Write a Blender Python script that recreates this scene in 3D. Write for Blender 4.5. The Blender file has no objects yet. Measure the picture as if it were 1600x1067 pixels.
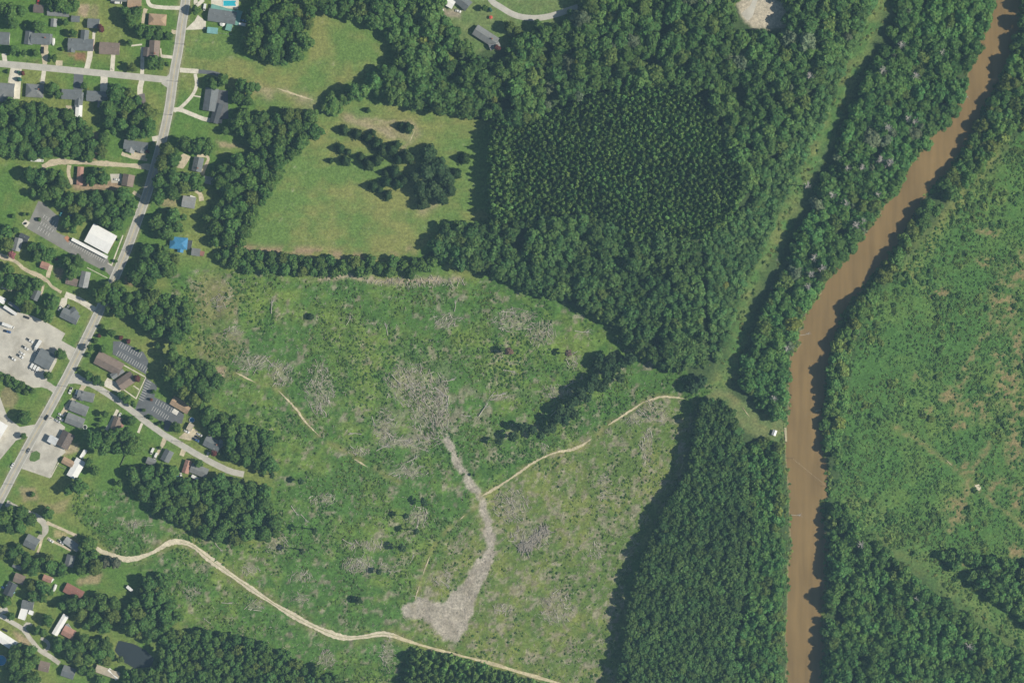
import bpy, bmesh, math, random
import numpy as np
from mathutils import Vector
from mathutils.geometry import tessellate_polygon

random.seed(7); RNG = np.random.default_rng(7)
S = 0.5                                   # metres for each photograph pixel on the ground
def W(px, py): return ((px - 800.0) * S, (533.5 - py) * S)

# ------------------------------------------------------------------ camera, sky, sun, exposure
scene = bpy.context.scene
C = scene.collection
CAM_H = 2400.0
cam_d = bpy.data.cameras.new('camera'); cam = bpy.data.objects.new('camera', cam_d); C.objects.link(cam)
cam.location = (0, 0, CAM_H); cam.rotation_euler = (0, 0, 0)
cam_d.sensor_width = 36.0; cam_d.lens = 36.0 * CAM_H / 800.0
cam_d.clip_start = 1.0; cam_d.clip_end = 20000.0
scene.camera = cam

SUN_EL, SHADOW_DIR = math.radians(45), (-1.0, 0.10)
world = bpy.data.worlds.new('World'); scene.world = world; world.use_nodes = True
wn = world.node_tree.nodes; wl = world.node_tree.links
sky = wn.new('ShaderNodeTexSky'); sky.sky_type = 'NISHITA'; sky.sun_disc = False
sky.sun_elevation = SUN_EL; sky.sun_rotation = math.radians(96)
wl.new(sky.outputs[0], wn['Background'].inputs[0]); wn['Background'].inputs[1].default_value = 0.062
sun_d = bpy.data.lights.new('sun', 'SUN'); sun_d.energy = 4.95; sun_d.angle = math.radians(0.5); sun_d.color = (1.0, 0.93, 0.79)
sun = bpy.data.objects.new('sun', sun_d); C.objects.link(sun); sun.location = (300, -30, 600)
_l = math.hypot(*SHADOW_DIR)
sdir = Vector((SHADOW_DIR[0] / _l * math.cos(SUN_EL), SHADOW_DIR[1] / _l * math.cos(SUN_EL), -math.sin(SUN_EL)))
sun.rotation_euler = sdir.to_track_quat('-Z', 'Y').to_euler()
scene.view_settings.view_transform = 'Standard'; scene.view_settings.look = 'None'
scene.view_settings.gamma = 1.0; scene.view_settings.exposure = 0.12
scene.view_settings.use_curve_mapping = False
cy = scene.cycles
cy.max_bounces = 5; cy.diffuse_bounces = 3; cy.glossy_bounces = 2; cy.transmission_bounces = 2; cy.volume_bounces = 0
cy.use_denoising = True
cy.caustics_reflective = False; cy.caustics_refractive = False

# ------------------------------------------------------------------ helpers
def lin(c):
    c = c / 255.0
    return c / 12.92 if c <= 0.04045 else ((c + 0.055) / 1.055) ** 2.4
def rgb(r, g, b, k=1.0): return (lin(r) * k, lin(g) * k, lin(b) * k)

def tag(o, label=None, cat=None, group=None, kind=None):
    if label: o['label'] = label
    if cat: o['category'] = cat
    if group: o['group'] = group
    if kind: o['kind'] = kind
    return o
def empty(name, loc, rz=0.0):
    o = bpy.data.objects.new(name, None); C.objects.link(o); o.location = loc; o.rotation_euler = (0, 0, rz)
    o.empty_display_size = 0.5
    return o
def link(name, mesh, parent=None, loc=None):
    o = bpy.data.objects.new(name, mesh); C.objects.link(o)
    if parent: o.parent = parent
    if loc: o.location = loc
    return o

class MB:
    def __init__(s): s.v = []; s.f = []; s.uv = None
    def add(s, vs, fs):
        n = len(s.v); s.v += [tuple(p) for p in vs]; s.f += [tuple(i + n for i in f) for f in fs]; return s
    def box(s, cx, cy, cz, lx, ly, lz, rz=0.0, taper=1.0):
        c, sn = math.cos(rz), math.sin(rz); vs = []
        for z, t in ((-.5, 1), (.5, taper)):
            for x, y in ((-.5, -.5), (.5, -.5), (.5, .5), (-.5, .5)):
                X, Y = x * lx * t, y * ly * t
                vs.append((cx + X * c - Y * sn, cy + X * sn + Y * c, cz + z * lz))
        return s.add(vs, [(3, 2, 1, 0), (4, 5, 6, 7), (0, 1, 5, 4), (1, 2, 6, 5), (2, 3, 7, 6), (3, 0, 4, 7)])
    def tube(s, pts, rad, n=6, cap=True):
        pts = [Vector(p) for p in pts]; rings = []
        for i, p in enumerate(pts):
            d = (pts[min(i + 1, len(pts) - 1)] - pts[max(i - 1, 0)]).normalized()
            u = d.cross(Vector((0.31, 0.17, 0.93)));
            if u.length < 1e-3: u = d.cross(Vector((1, 0, 0)))
            u.normalize(); w = d.cross(u)
            r = rad[i] if hasattr(rad, '__len__') else rad
            rings.append([p + u * (r * math.cos(2 * math.pi * k / n)) + w * (r * math.sin(2 * math.pi * k / n)) for k in range(n)])
        vs = [q for r in rings for q in r]; fs = []
        for i in range(len(pts) - 1):
            for k in range(n):
                fs.append((i * n + k, i * n + (k + 1) % n, (i + 1) * n + (k + 1) % n, (i + 1) * n + k))
        if cap: fs += [tuple(range(n))[::-1], tuple((len(pts) - 1) * n + k for k in range(n))]
        return s.add(vs, fs)
    def cyl(s, cx, cy, z0, z1, r, n=16, r2=None): return s.tube([(cx, cy, z0), (cx, cy, z1)], [r, r if r2 is None else r2], n)
    def mesh(s, name, mat=None, smooth=False):
        m = bpy.data.meshes.new(name); m.from_pydata(s.v, [], s.f); m.update()
        if mat: m.materials.append(mat)
        if smooth: m.polygons.foreach_set('use_smooth', [True] * len(m.polygons))
        return m
    def build(s, name, mat, parent=None, loc=None, smooth=False): return link(name, s.mesh(name, mat, smooth), parent, loc)

def np_mesh(name, verts, quads=None, tris=None, mat=None, cols=None):
    m = bpy.data.meshes.new(name); nv = len(verts)
    nq = 0 if quads is None else len(quads); nt = 0 if tris is None else len(tris)
    m.vertices.add(nv); m.vertices.foreach_set('co', np.asarray(verts, np.float32).ravel())
    idx = []
    if nq: idx.append(np.asarray(quads, np.int32).ravel())
    if nt: idx.append(np.asarray(tris, np.int32).ravel())
    idx = np.concatenate(idx); m.loops.add(len(idx)); m.loops.foreach_set('vertex_index', idx)
    m.polygons.add(nq + nt)
    starts = np.concatenate([np.arange(nq, dtype=np.int32) * 4, nq * 4 + np.arange(nt, dtype=np.int32) * 3])
    m.polygons.foreach_set('loop_start', starts)
    m.update(calc_edges=True); m.validate()
    if cols is not None:
        a = m.attributes.new('tint', 'FLOAT_COLOR', 'POINT')
        c4 = np.ones((nv, 4), np.float32); c4[:, :3] = cols; a.data.foreach_set('color', c4.ravel())
    if mat: m.materials.append(mat)
    return m

# ------------------------------------------------------------------ materials
def new_mat(name):
    m = bpy.data.materials.new(name); m.use_nodes = True
    return m, m.node_tree.nodes, m.node_tree.links, m.node_tree.nodes['Principled BSDF']
def noise_val(n, l, scale, detail=3.0, coord='Object', rough=0.55):
    tc = n.new('ShaderNodeTexCoord'); t = n.new('ShaderNodeTexNoise')
    t.inputs['Scale'].default_value = scale; t.inputs['Detail'].default_value = detail; t.inputs['Roughness'].default_value = rough
    l.new(tc.outputs[coord], t.inputs['Vector']); return t.outputs['Fac']
def remap(n, l, src, lo, hi, a=0.3, b=0.7):
    r = n.new('ShaderNodeMapRange'); r.inputs[1].default_value = a; r.inputs[2].default_value = b
    r.inputs[3].default_value = lo; r.inputs[4].default_value = hi; l.new(src, r.inputs[0]); return r.outputs[0]
def scale_col(n, l, col, fac):
    v = n.new('ShaderNodeVectorMath'); v.operation = 'SCALE'
    if isinstance(col, tuple): v.inputs[0].default_value = col
    else: l.new(col, v.inputs[0])
    l.new(fac, v.inputs['Scale']); return v.outputs[0]
def mul(n, l, a, b):
    m = n.new('ShaderNodeMath'); m.operation = 'MULTIPLY'; l.new(a, m.inputs[0]); l.new(b, m.inputs[1]); return m.outputs[0]
_M = {}
def mat(name, col=None, rough=0.85, var=0.18, scale=0.5, spec=0.2, fine=None, metal=0.0, stains=0.0):
    if name in _M: return _M[name]
    m, n, l, p = new_mat(name)
    f = remap(n, l, noise_val(n, l, scale, 4), 1 - var, 1 + var)
    if fine: f = mul(n, l, f, remap(n, l, noise_val(n, l, fine, 2), 1 - var * .8, 1 + var * .8))
    c = scale_col(n, l, col, f)
    if stains > 0:
        mix = n.new('ShaderNodeMix'); mix.data_type = 'RGBA'
        l.new(remap(n, l, noise_val(n, l, scale * .35, 5, rough=.7), 0, stains, .48, .62), mix.inputs[0]); l.new(c, mix.inputs[6])
        mix.inputs[7].default_value = (col[0] * .45, col[1] * .43, col[2] * .40, 1); c = mix.outputs[2]
    l.new(c, p.inputs['Base Color']); p.inputs['Roughness'].default_value = rough
    p.inputs['Specular IOR Level'].default_value = spec; p.inputs['Metallic'].default_value = metal
    _M[name] = m; return m
def obj_paint(name, rough=0.35, spec=0.5, var=0.06):
    m, n, l, p = new_mat(name); oi = n.new('ShaderNodeObjectInfo')
    l.new(scale_col(n, l, oi.outputs['Color'], remap(n, l, noise_val(n, l, 1.2, 3), 1 - var, 1 + var)), p.inputs['Base Color'])
    p.inputs['Roughness'].default_value = rough; p.inputs['Specular IOR Level'].default_value = spec
    return m
def foliage_mat(name, attr):
    m, n, l, p = new_mat(name)
    if attr: a = n.new('ShaderNodeAttribute'); a.attribute_name = 'tint'; src = a.outputs['Color']
    else: a = n.new('ShaderNodeObjectInfo'); src = a.outputs['Color']
    g = n.new('ShaderNodeNewGeometry'); rnd = g.outputs['Random Per Island']
    hs = n.new('ShaderNodeHueSaturation'); l.new(src, hs.inputs['Color'])
    l.new(remap(n, l, rnd, 0.475, 0.515, 0, 1), hs.inputs['Hue'])
    mm = n.new('ShaderNodeMath'); mm.operation = 'FRACT'; m2 = n.new('ShaderNodeMath'); m2.operation = 'MULTIPLY'; m2.inputs[1].default_value = 17.3
    l.new(rnd, m2.inputs[0]); l.new(m2.outputs[0], mm.inputs[0])
    l.new(remap(n, l, mm.outputs[0], 0.72, 1.28, 0, 1), hs.inputs['Value'])
    l.new(hs.outputs[0], p.inputs['Base Color']); p.inputs['Roughness'].default_value = 0.75
    p.inputs['Specular IOR Level'].default_value = 0.12
    tr = n.new('ShaderNodeBsdfTranslucent'); l.new(hs.outputs[0], tr.inputs['Color'])
    mx = n.new('ShaderNodeMixShader'); mx.inputs[0].default_value = 0.22
    l.new(p.outputs[0], mx.inputs[1]); l.new(tr.outputs[0], mx.inputs[2])
    l.new(mx.outputs[0], n['Material Output'].inputs['Surface'])
    return m
LEAF = foliage_mat('foliage', False); LEAF_ATTR = foliage_mat('foliage_mass', True)
BARK = mat('bark', (0.10, 0.08, 0.06), var=.3, scale=3)
DEADWOOD = mat('dead_wood', (0.46, 0.43, 0.39), var=.25, scale=2)
PAINT = obj_paint('vehicle_paint')
GLASS = mat('vehicle_glass', (0.02, 0.025, 0.03), rough=.08, var=.02, spec=.6)
TYRE = mat('tyre_rubber', (0.02, 0.02, 0.02), rough=.9)
RIM = mat('wheel_rim', (0.4, 0.4, 0.4), rough=.4, metal=.8)
LAMP = mat('headlight_lens', (0.7, 0.7, 0.7), rough=.2)
CONC = mat('concrete', (0.66, 0.62, 0.52), var=.12, scale=.35, fine=3, stains=.35)
ASPH = mat('dark_asphalt', (0.13, 0.14, 0.15), var=.14, scale=.25, fine=4, stains=.15)
GRAVEL = mat('pale_gravel', (0.52, 0.495, 0.43), var=.12, scale=.15, fine=2, stains=.45)
DIRT = mat('dirt_track_soil', (0.54, 0.475, 0.31), var=.25, scale=.3, fine=1.5, stains=.3)
DRIVE = mat('tan_driveway', (0.54, 0.47, 0.34), var=.2, scale=.3, fine=1.5, stains=.3)
WHITE = mat('white_marking', (0.62, 0.62, 0.60), var=.15, scale=1)
YELLOW = mat('yellow_marking', (0.50, 0.38, 0.12), var=.15, scale=1)
WALLS = {'white': mat('white_siding', (.62, .62, .58), scale=.6), 'brick': mat('red_brick', (.30, .13, .09), scale=2),
         'tan': mat('tan_siding', (.45, .38, .28), scale=.6), 'grey': mat('grey_siding', (.35, .36, .36), scale=.6)}
PANE = mat('window_pane', (0.03, 0.04, 0.05), rough=.1, var=.02, spec=.6)
DOORM = mat('door_paint', (0.12, 0.09, 0.07), rough=.5)
ROOFC = dict(slate=(.165, .182, .19), grey=(.215, .225, .225), lgrey=(.30, .31, .31), brown=(.235, .185, .155), dbrown=(.155, .128, .115),
             tan=(.42, .30, .20), white=(.80, .80, .78), blue=(.06, .24, .44), red=(.27, .13, .105), green=(.17, .36, .31), teal=(.22, .45, .45),
             pink=(.42, .24, .19), dark=(.075, .085, .095), beige=(.45, .40, .31), metal=(.55, .57, .58))
def roof_mat(k): return mat('roof_' + k, ROOFC[k], rough=.7 if k in ('white', 'blue', 'green', 'teal', 'metal') else .9, var=.13 if k != 'white' else .04, scale=.35, fine=2.5, spec=.3, stains=.35 if k not in ('white',) else .10)

# ------------------------------------------------------------------ numeric tools for the terrain
def inpoly(X, Y, poly):
    r = np.zeros(X.shape, bool); n = len(poly); j = n - 1
    for i in range(n):
        xi, yi = poly[i]; xj, yj = poly[j]
        if yi != yj:
            r ^= ((yi > Y) != (yj > Y)) & (X < (xj - xi) * (Y - yi) / (yj - yi) + xi)
        j = i
    return r
def polydist(X, Y, pts):
    d = np.full(X.shape, 1e9)
    for (x0, y0), (x1, y1) in zip(pts[:-1], pts[1:]):
        dx, dy = x1 - x0, y1 - y0; L = dx * dx + dy * dy + 1e-9
        t = np.clip(((X - x0) * dx + (Y - y0) * dy) / L, 0, 1)
        d = np.minimum(d, np.hypot(X - x0 - t * dx, Y - y0 - t * dy))
    return d
class VNoise:
    def __init__(s, seed): s.g = np.random.default_rng(seed).random((257, 257)); s.g[256] = s.g[0]; s.g[:, 256] = s.g[:, 0]
    def __call__(s, X, Y, scale, octv=3):
        out = 0; amp = 1; tot = 0; f = 1.0 / scale
        for k in range(octv):
            x = (X * f + 13.7 * k) % 256; y = (Y * f + 71.3 * k) % 256
            xi = x.astype(int); yi = y.astype(int); fx = x - xi; fy = y - yi
            fx = fx * fx * (3 - 2 * fx); fy = fy * fy * (3 - 2 * fy)
            g = s.g; v = (g[yi, xi] * (1 - fx) + g[yi, xi + 1] * fx) * (1 - fy) + (g[yi + 1, xi] * (1 - fx) + g[yi + 1, xi + 1] * fx) * fy
            out = out + v * amp; tot += amp; amp *= .5; f *= 2.03
        return out / tot
N1, N2, N3, N4 = VNoise(1), VNoise(2), VNoise(3), VNoise(4)
def smooth(a, b, x): t = np.clip((x - a) / (b - a), 0, 1); return t * t * (3 - 2 * t)
def spline(pts, step=4.0):
    P = [np.array(p, float) for p in pts]; P = [2 * P[0] - P[1]] + P + [2 * P[-1] - P[-2]]; out = []
    for i in range(1, len(P) - 2):
        n = max(2, int(np.linalg.norm(P[i + 1] - P[i]) / step))
        for k in range(n):
            t = k / n; a, b, c, d = P[i - 1], P[i], P[i + 1], P[i + 2]
            out.append(.5 * (2 * b + (c - a) * t + (2 * a - 5 * b + 4 * c - d) * t * t + (3 * b - a - 3 * c + d) * t ** 3))
    out.append(P[-2]); return out

# ------------------------------------------------------------------ the plan, in photograph pixels
LB = [(1572,-120),(1566,-40),(1557,0),(1547,25),(1527,72),(1515,105),(1512,132),(1495,155),(1492,175),(1475,197),(1455,212),(1432,245),(1417,268),(1400,300),(1380,317),(1377,335),(1352,360),(1345,372),(1327,390),(1322,402),(1305,412),(1289,435),(1285,457),(1270,474),(1255,499),(1257,514),(1242,523),(1254,537),(1236,556),(1232,590),(1234,625),(1231,663),(1227,675),(1229,717),(1234,775),(1235,825),(1237,855),(1232,887),(1231,950),(1227,987),(1231,1025),(1229,1067),(1230,1200)]
RB = [(1625,-120),(1612,-40),(1600,0),(1592,45),(1578,90),(1560,130),(1543,160),(1526,195),(1508,232),(1492,252),(1487,268),(1462,287),(1444,312),(1424,347),(1404,377),(1389,402),(1366,427),(1349,452),(1329,472),(1314,497),(1304,532),(1296,577),(1290,620),(1287,665),(1288,710),(1293,735),(1294,772),(1286,786),(1288,830),(1293,860),(1292,900),(1288,940),(1286,980),(1288,1020),(1284,1067),(1285,1200)]
RIVER = LB + RB[::-1]
CORRIDOR = [(1385,-60),(1378,0),(1352,60),(1330,110),(1300,185),(1262,265),(1235,320),(1205,385),(1172,450),(1156,510),(1148,560),(1122,600)]
CLEAR = [(268,432),(330,420),(420,425),(560,430),(640,435),(780,440),(860,465),(940,500),(995,545),(1090,590),(1130,600),(1100,625),(1082,640),(1075,690),(1068,740),(1010,840),(985,900),(970,980),(955,1110),(560,1110),(430,1040),(300,990),(255,950),(240,890),(190,880),(150,830),(110,800),(120,770),(190,760),(260,815),(330,845),(430,850),(435,800),(430,740),(400,690),(345,640),(320,590),(290,560),(275,500)]
CUT_E = [(755,772),(860,710),(960,655),(1000,625),(1050,615),(1082,640),(1075,690),(1068,740),(1010,840),(985,900),(970,980),(955,1110),(860,1075),(730,1010),(640,985),(640,945),(700,850),(750,800)]
CHIPS = [(628,945),(655,932),(690,942),(720,912),(743,880),(759,855),(761,828),(754,802),(745,780),(733,762),(718,738),(706,715),(696,692),(693,672),(700,672),(707,690),(714,705),(730,735),(746,763),(761,790),(773,825),(775,855),(764,890),(748,922),(737,950),(726,985),(720,1003),(692,995),(672,972),(638,966)]
PASTURE = [(283,55),(300,46),(365,56),(380,95),(480,100),(490,15),(580,42),(605,65),(595,100),(510,150),(560,160),(600,155),(640,178),(740,185),(782,195),(782,345),(700,345),(655,395),(560,410),(375,392),(395,340),(440,265),(490,200),(470,185),(400,160),(310,112),(285,108)]
SLASH = [(640,600,38,30),(668,640,30,42),(640,690,50,10),(602,668,16,30),(690,650,15,34),(805,500,34,18),(845,522,22,18),(872,612,26,10),(893,563,10,14),(500,610,22,40),(560,705,16,8),(800,790,28,25),(828,838,28,18),(560,882,25,13),(602,888,18,8),(575,852,34,8),(432,850,16,20),(652,808,16,16),(640,735,28,12),(470,900,16,10),(470,935,14,8),(395,565,30,14),(345,470,14,14),(365,520,16,10),(440,585,20,20),(1020,640,26,14),(1010,700,10,30),(930,860,14,14),(945,760,10,20),(690,905,14,14),(785,950,14,9),(700,500,20,14),(990,655,14,10),(210,818,22,7),(510,1030,14,14),(605,1020,9,30),(300,925,14,10),(400,945,14,8),(390,890,14,8),(870,950,25,25),(650,440,70,8),(780,620,20,6),(850,700,8,8),(505,780,20,10),(690,610,10,25)]
BROWN = [(1525,640,42,24),(1568,470,26,60),(1495,795,24,26),(1592,420,16,40),(1480,620,22,14),(1545,360,24,9),(1418,292,12,10),(1590,640,20,35),(1560,760,20,14),(1520,880,30,8),(1465,455,26,12),(1588,860,22,20),(1500,665,24,8),(1450,640,12,8),(1590,540,12,40),(1430,590,10,8),(1575,600,26,40),(1585,700,18,40),(1560,560,18,14),(1540,410,18,14),(1510,730,14,16),(1590,780,12,26)]
ROADS = {
 'main': [(293,-60),(290,0),(284,40),(279,77),(272,115),(265,165),(258,200),(251,228),(240,268),(229,305),(213,350),(197,393),(181,430),(152,493),(130,538),(108,582),(95,606),(71,650),(48,690),(22,738),(0,780),(-40,850)],
 'side': [(-60,96),(0,100),(78,107),(140,113),(200,119),(250,124),(271,126)],
 'lane': [(104,586),(128,594),(150,604),(177,621),(208,643),(227,658),(258,680),(280,693),(305,708),(336,725),(360,736),(381,741)],
 'top': [(755,-30),(767,0),(783,12),(802,23),(822,28),(846,28),(869,23),(889,16),(920,6)],
 'park': [(-30,955),(0,962),(16,970),(36,983),(49,1000),(63,1016),(78,1025),(93,1036)]}
TRACKS = {
 'haul': ([(150,858),(190,872),(212,872),(240,862),(262,849),(282,846),(302,853),(330,875),(370,904),(420,938),(470,968),(510,987),(540,996),(570,994),(598,990),(622,994)], 4.6),
 'haul_east': ([(614,993),(650,1005),(700,1019),(760,1034),(820,1052),(870,1066),(930,1082)], 2.6),
 'ridge': ([(752,775),(775,762),(800,746),(835,722),(865,708),(900,700),(925,685),(950,664),(980,645),(1005,628),(1035,620),(1062,622),(1085,628)], 2.0),
 'south_spur': ([(745,790),(722,808),(700,826),(680,850),(668,875),(660,900),(652,925),(645,945)], 1.5),
 'north_spur': ([(368,582),(400,598),(435,610),(460,636),(480,662),(500,682),(530,700),(570,722),(600,742),(625,752)], 1.6),
 'field': ([(395,132),(430,140),(462,147),(490,155),(515,170),(545,183),(580,192),(620,196),(648,203),(650,215)], 1.7),
 'pipeline': ([(1395,664),(1430,684),(1480,722),(1528,762),(1570,798),(1640,856)], 1.2),
 'plantation': ([(1080,690),(1070,725),(1040,770),(1005,850)], 1.1),
 'river_walk': ([(1108,618),(1140,618),(1165,640),(1182,660),(1200,672),(1224,672)], 1.0)}

# ------------------------------------------------------------------ ground sheet
gx = np.arange(-470, 470.1, 1.45); gy = np.arange(-335, 335.1, 1.45)
ext = np.array([20, 60, 140, 300, 650, 1300, 2600.])
gx = np.concatenate([gx[0] - ext[::-1], gx, gx[-1] + ext]); gy = np.concatenate([gy[0] - ext[::-1], gy, gy[-1] + ext])
GX, GY = np.meshgrid(gx, gy)
PX = GX / S + 800; PY = 533.5 - GY / S
def warp(a, sc): return (N1(PX, PY, sc, 3) - .5) * a, (N2(PX, PY, sc, 3) - .5) * a
wx, wy = warp(18, 14); QX, QY = PX + wx, PY + wy
wx2, wy2 = warp(9, 7); RX, RY = PX + wx2, PY + wy2
def blur(m, k=1):
    m = m.astype(float)
    for _ in range(k):
        p = np.pad(m, 1, 'edge'); m = (p[:-2, 1:-1] + p[2:, 1:-1] + p[1:-1, :-2] + p[1:-1, 2:] + 2 * p[1:-1, 1:-1]) / 6
    return m
n_big = N3(PX, PY, 60, 4); n_mid = N4(PX, PY, 14, 3); n_fin = N2(PX, PY, 4.5, 2)
def pick(a, b, t):
    t = np.clip(t, 0, 1)[..., None]; return np.array(a) * (1 - t) + np.array(b) * t
LAWN_A, LAWN_B = (.098, .188, .038), (.190, .228, .062)
col = pick(LAWN_A, LAWN_B, (n_big - .36) * 2.6 + (n_mid - .5) * .9)
def lay(mask, c):
    global col
    mask = np.clip(mask, 0, 1)[..., None]; col = col * (1 - mask) + np.asarray(c) * mask
# pasture: mown grass, drier in the middle and along the lower edge
m_past = blur(inpoly(RX, RY, PASTURE), 2)
c_p = pick((.128, .212, .052), (.218, .238, .074), (N1(PX, PY * 1.6, 70, 4) - .38) * 3.0 + (n_mid - .5) * 1.1 + (N3(PX * .25, PY * 2.6, 10, 2) - .5) * .5)
lay(m_past, c_p)
edge = np.exp(-(polydist(PX, PY, [(372,388),(420,392),(480,392),(560,402),(600,398),(640,392)]) / 7) ** 2) * smooth(.42, .62, N3(PX, PY, 16, 3) + .06)
lay(edge * .9, (.33, .24, .155))
for a, b, r in (((470,155),(490,165),10), ((402,138),(420,150),8), ((640,192),(655,210),6), ((600,205),(610,200),5), ((545,185),(640,215),9), ((660,330),(680,318),8)):
    lay(.55 * np.exp(-(polydist(PX, PY, [a, b]) / r) ** 2) * (.6 + n_mid), (.33, .28, .17))
for pts_, r_ in (([(545,183),(590,190),(640,193),(652,203),(648,216),(638,226)], 3.0), ([(402,140),(440,142),(490,158)], 3.5), ([(540,184),(600,205),(632,228)], 4.5)):
    lay(.75 * np.exp(-(polydist(RX, RY, pts_) / r_) ** 2) * smooth(.3, .6, n_mid), (.36, .31, .20))
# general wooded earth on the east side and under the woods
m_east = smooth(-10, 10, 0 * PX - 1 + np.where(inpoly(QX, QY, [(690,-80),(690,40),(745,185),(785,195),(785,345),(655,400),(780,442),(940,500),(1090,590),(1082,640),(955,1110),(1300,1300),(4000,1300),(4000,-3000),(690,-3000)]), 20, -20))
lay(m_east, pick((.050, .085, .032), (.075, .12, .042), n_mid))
m_yard = blur(inpoly(QX, QY, [(690,-80),(900,-80),(900,20),(840,55),(790,75),(735,80),(690,40)]), 2)
lay(m_yard * (1 - smooth(2000, 3000, np.abs(PY))), pick((.12, .20, .06), (.17, .21, .08), n_mid * 1.3 - .2))
# clear-cut
m_clear = blur(inpoly(QX, QY, CLEAR), 2)
m_cutE = blur(inpoly(QX, QY, CUT_E), 3)
c_w = pick((.074, .158, .033), (.148, .218, .046), (n_big - .4) * 2.4 + (n_mid - .5) * 1.6)
c_w = c_w * (.8 + .4 * n_fin)[..., None]
c_e = pick((.108, .172, .040), (.200, .232, .062), (n_big - .4) * 1.8 + (n_mid - .5) * 1.8)
lay(m_clear, c_w); lay(m_cutE * m_clear, c_e)
# litter and slash-grey soil
m_slash = np.zeros_like(PX)
for (x, y, rx, ry) in SLASH:
    d = np.hypot((RX - x) / rx, (RY - y) / ry); m_slash = np.maximum(m_slash, 1 - smooth(.35, 1.25, d))
m_slash *= smooth(.36, .60, .5 * N1(PX, PY, 10, 4) + .5 * n_fin + .10 * m_slash)
fx, fy = PX - 702, PY - 692; fr = np.hypot(fx, fy); th = np.arctan2(fy, fx)
fan = smooth(.50, .66, N1(th * 42 + 500, fr * .35, 6.0, 3)) * np.exp(-(fr / 95) ** 2) * smooth(8, 40, fr) * smooth(-.1, .5, -fy / (fr + 1) + .35 - .25 * fx / (fr + 1))
m_slash = np.maximum(m_slash * np.where(fr < 130, .75, .62), fan)
rag = smooth(.60, .74, N4(PX, PY, 9, 4)) * .62 * m_clear
rag = np.maximum(rag, smooth(.56, .70, N1(PX, PY, 8, 4)) * .66 * m_cutE * m_clear)
lay(np.maximum(m_slash * .80, rag), pick((.25, .205, .155), (.36, .31, .25), n_fin * 1.4 - .2))
lay(np.exp(-(polydist(RX, RY, [(500,436),(545,432),(600,440),(670,437),(715,436)]) / 4) ** 2) * .9 * smooth(.35, .6, n_mid + .1), (.40, .33, .24))
m_tan = np.zeros_like(PX)
for (x, y, rx, ry) in [(335,470,48,50),(345,540,50,28),(330,585,40,18)]:
    m_tan = np.maximum(m_tan, 1 - smooth(.5, 1.1, np.hypot((QX - x) / rx, (QY - y) / ry)))
lay(m_tan * .55 * smooth(.3, .6, n_mid + .15), (.235, .20, .10))
m_chip = smooth(.22, .64, blur(inpoly(QX, QY, CHIPS), 4) + (n_fin - .5) * .6 + (N1(PX, PY, 9, 3) - .5) * .6)
lay(m_chip * .92, pick((.33, .29, .24), (.45, .405, .345), N4(PX, PY, 12, 3) * 1.8 - .4))
# brush field east of the river, open corridor, lower ride
FIELD_E = [(1605,-60),(1640,185),(1600,200),(1560,255),(1500,320),(1440,380),(1390,440),(1345,510),(1320,620),(1310,740),(1300,780),(1340,810),(1390,850),(1450,880),(1500,930),(1560,980),(1640,1040),(4000,1200),(4000,-3000),(1605,-3000)]
m_fe = blur(inpoly(QX, QY, FIELD_E), 3)
lay(m_fe, pick((.074, .165, .040), (.120, .200, .048), (n_big - .4) * 2 + (n_mid - .5) * 1.4))
m_br = np.zeros_like(PX)
for (x, y, rx, ry) in BROWN: m_br = np.maximum(m_br, 1 - smooth(.3, 1.2, np.hypot((QX - x) / rx, (QY - y) / ry)))
for pts_, w_ in (([(1600,390),(1560,450),(1540,520),(1500,600),(1490,660)], 6), ([(1600,560),(1560,610),(1500,650)], 6), ([(1545,690),(1515,740),(1495,800),(1480,830)], 6), ([(1395,664),(1480,722),(1640,856)], 3)): m_br = np.maximum(m_br, .8 * np.exp(-(polydist(QX, QY, pts_) / w_) ** 2))
m_br *= smooth(.38, .58, .4 * N1(PX, PY, 12, 4) + .6 * n_fin)
lay(m_br * .78, (.28, .20, .105))
ride = np.exp(-(polydist(QX, QY, [(1340,792),(1390,832),(1440,876),(1500,926),(1560,972),(1640,1030)]) / 27) ** 2)
lay(ride * .8, pick((.10, .195, .052), (.185, .235, .07), n_mid * 1.6 - .4))
yel = np.exp(-(polydist(QX, QY, [(1560,235),(1520,290),(1478,345),(1440,395),(1420,430)]) / 13) ** 2)
lay(yel * .75, pick((.13, .20, .05), (.28, .28, .09), n_mid * 1.6 - .3))
corr = np.exp(-(polydist(QX, QY, CORRIDOR) / 15) ** 2) * smooth(-80, -40, PY)
lay(corr * .95, pick((.095, .195, .05), (.20, .235, .075), n_mid * 2 - .55))
lay(blur(inpoly(QX, QY, [(1120,600),(1185,640),(1228,660),(1228,695),(1190,690),(1150,660),(1105,625)]), 2) * .9, pick((.115, .19, .06), (.20, .22, .09), n_mid * 1.6 - .3))
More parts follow.
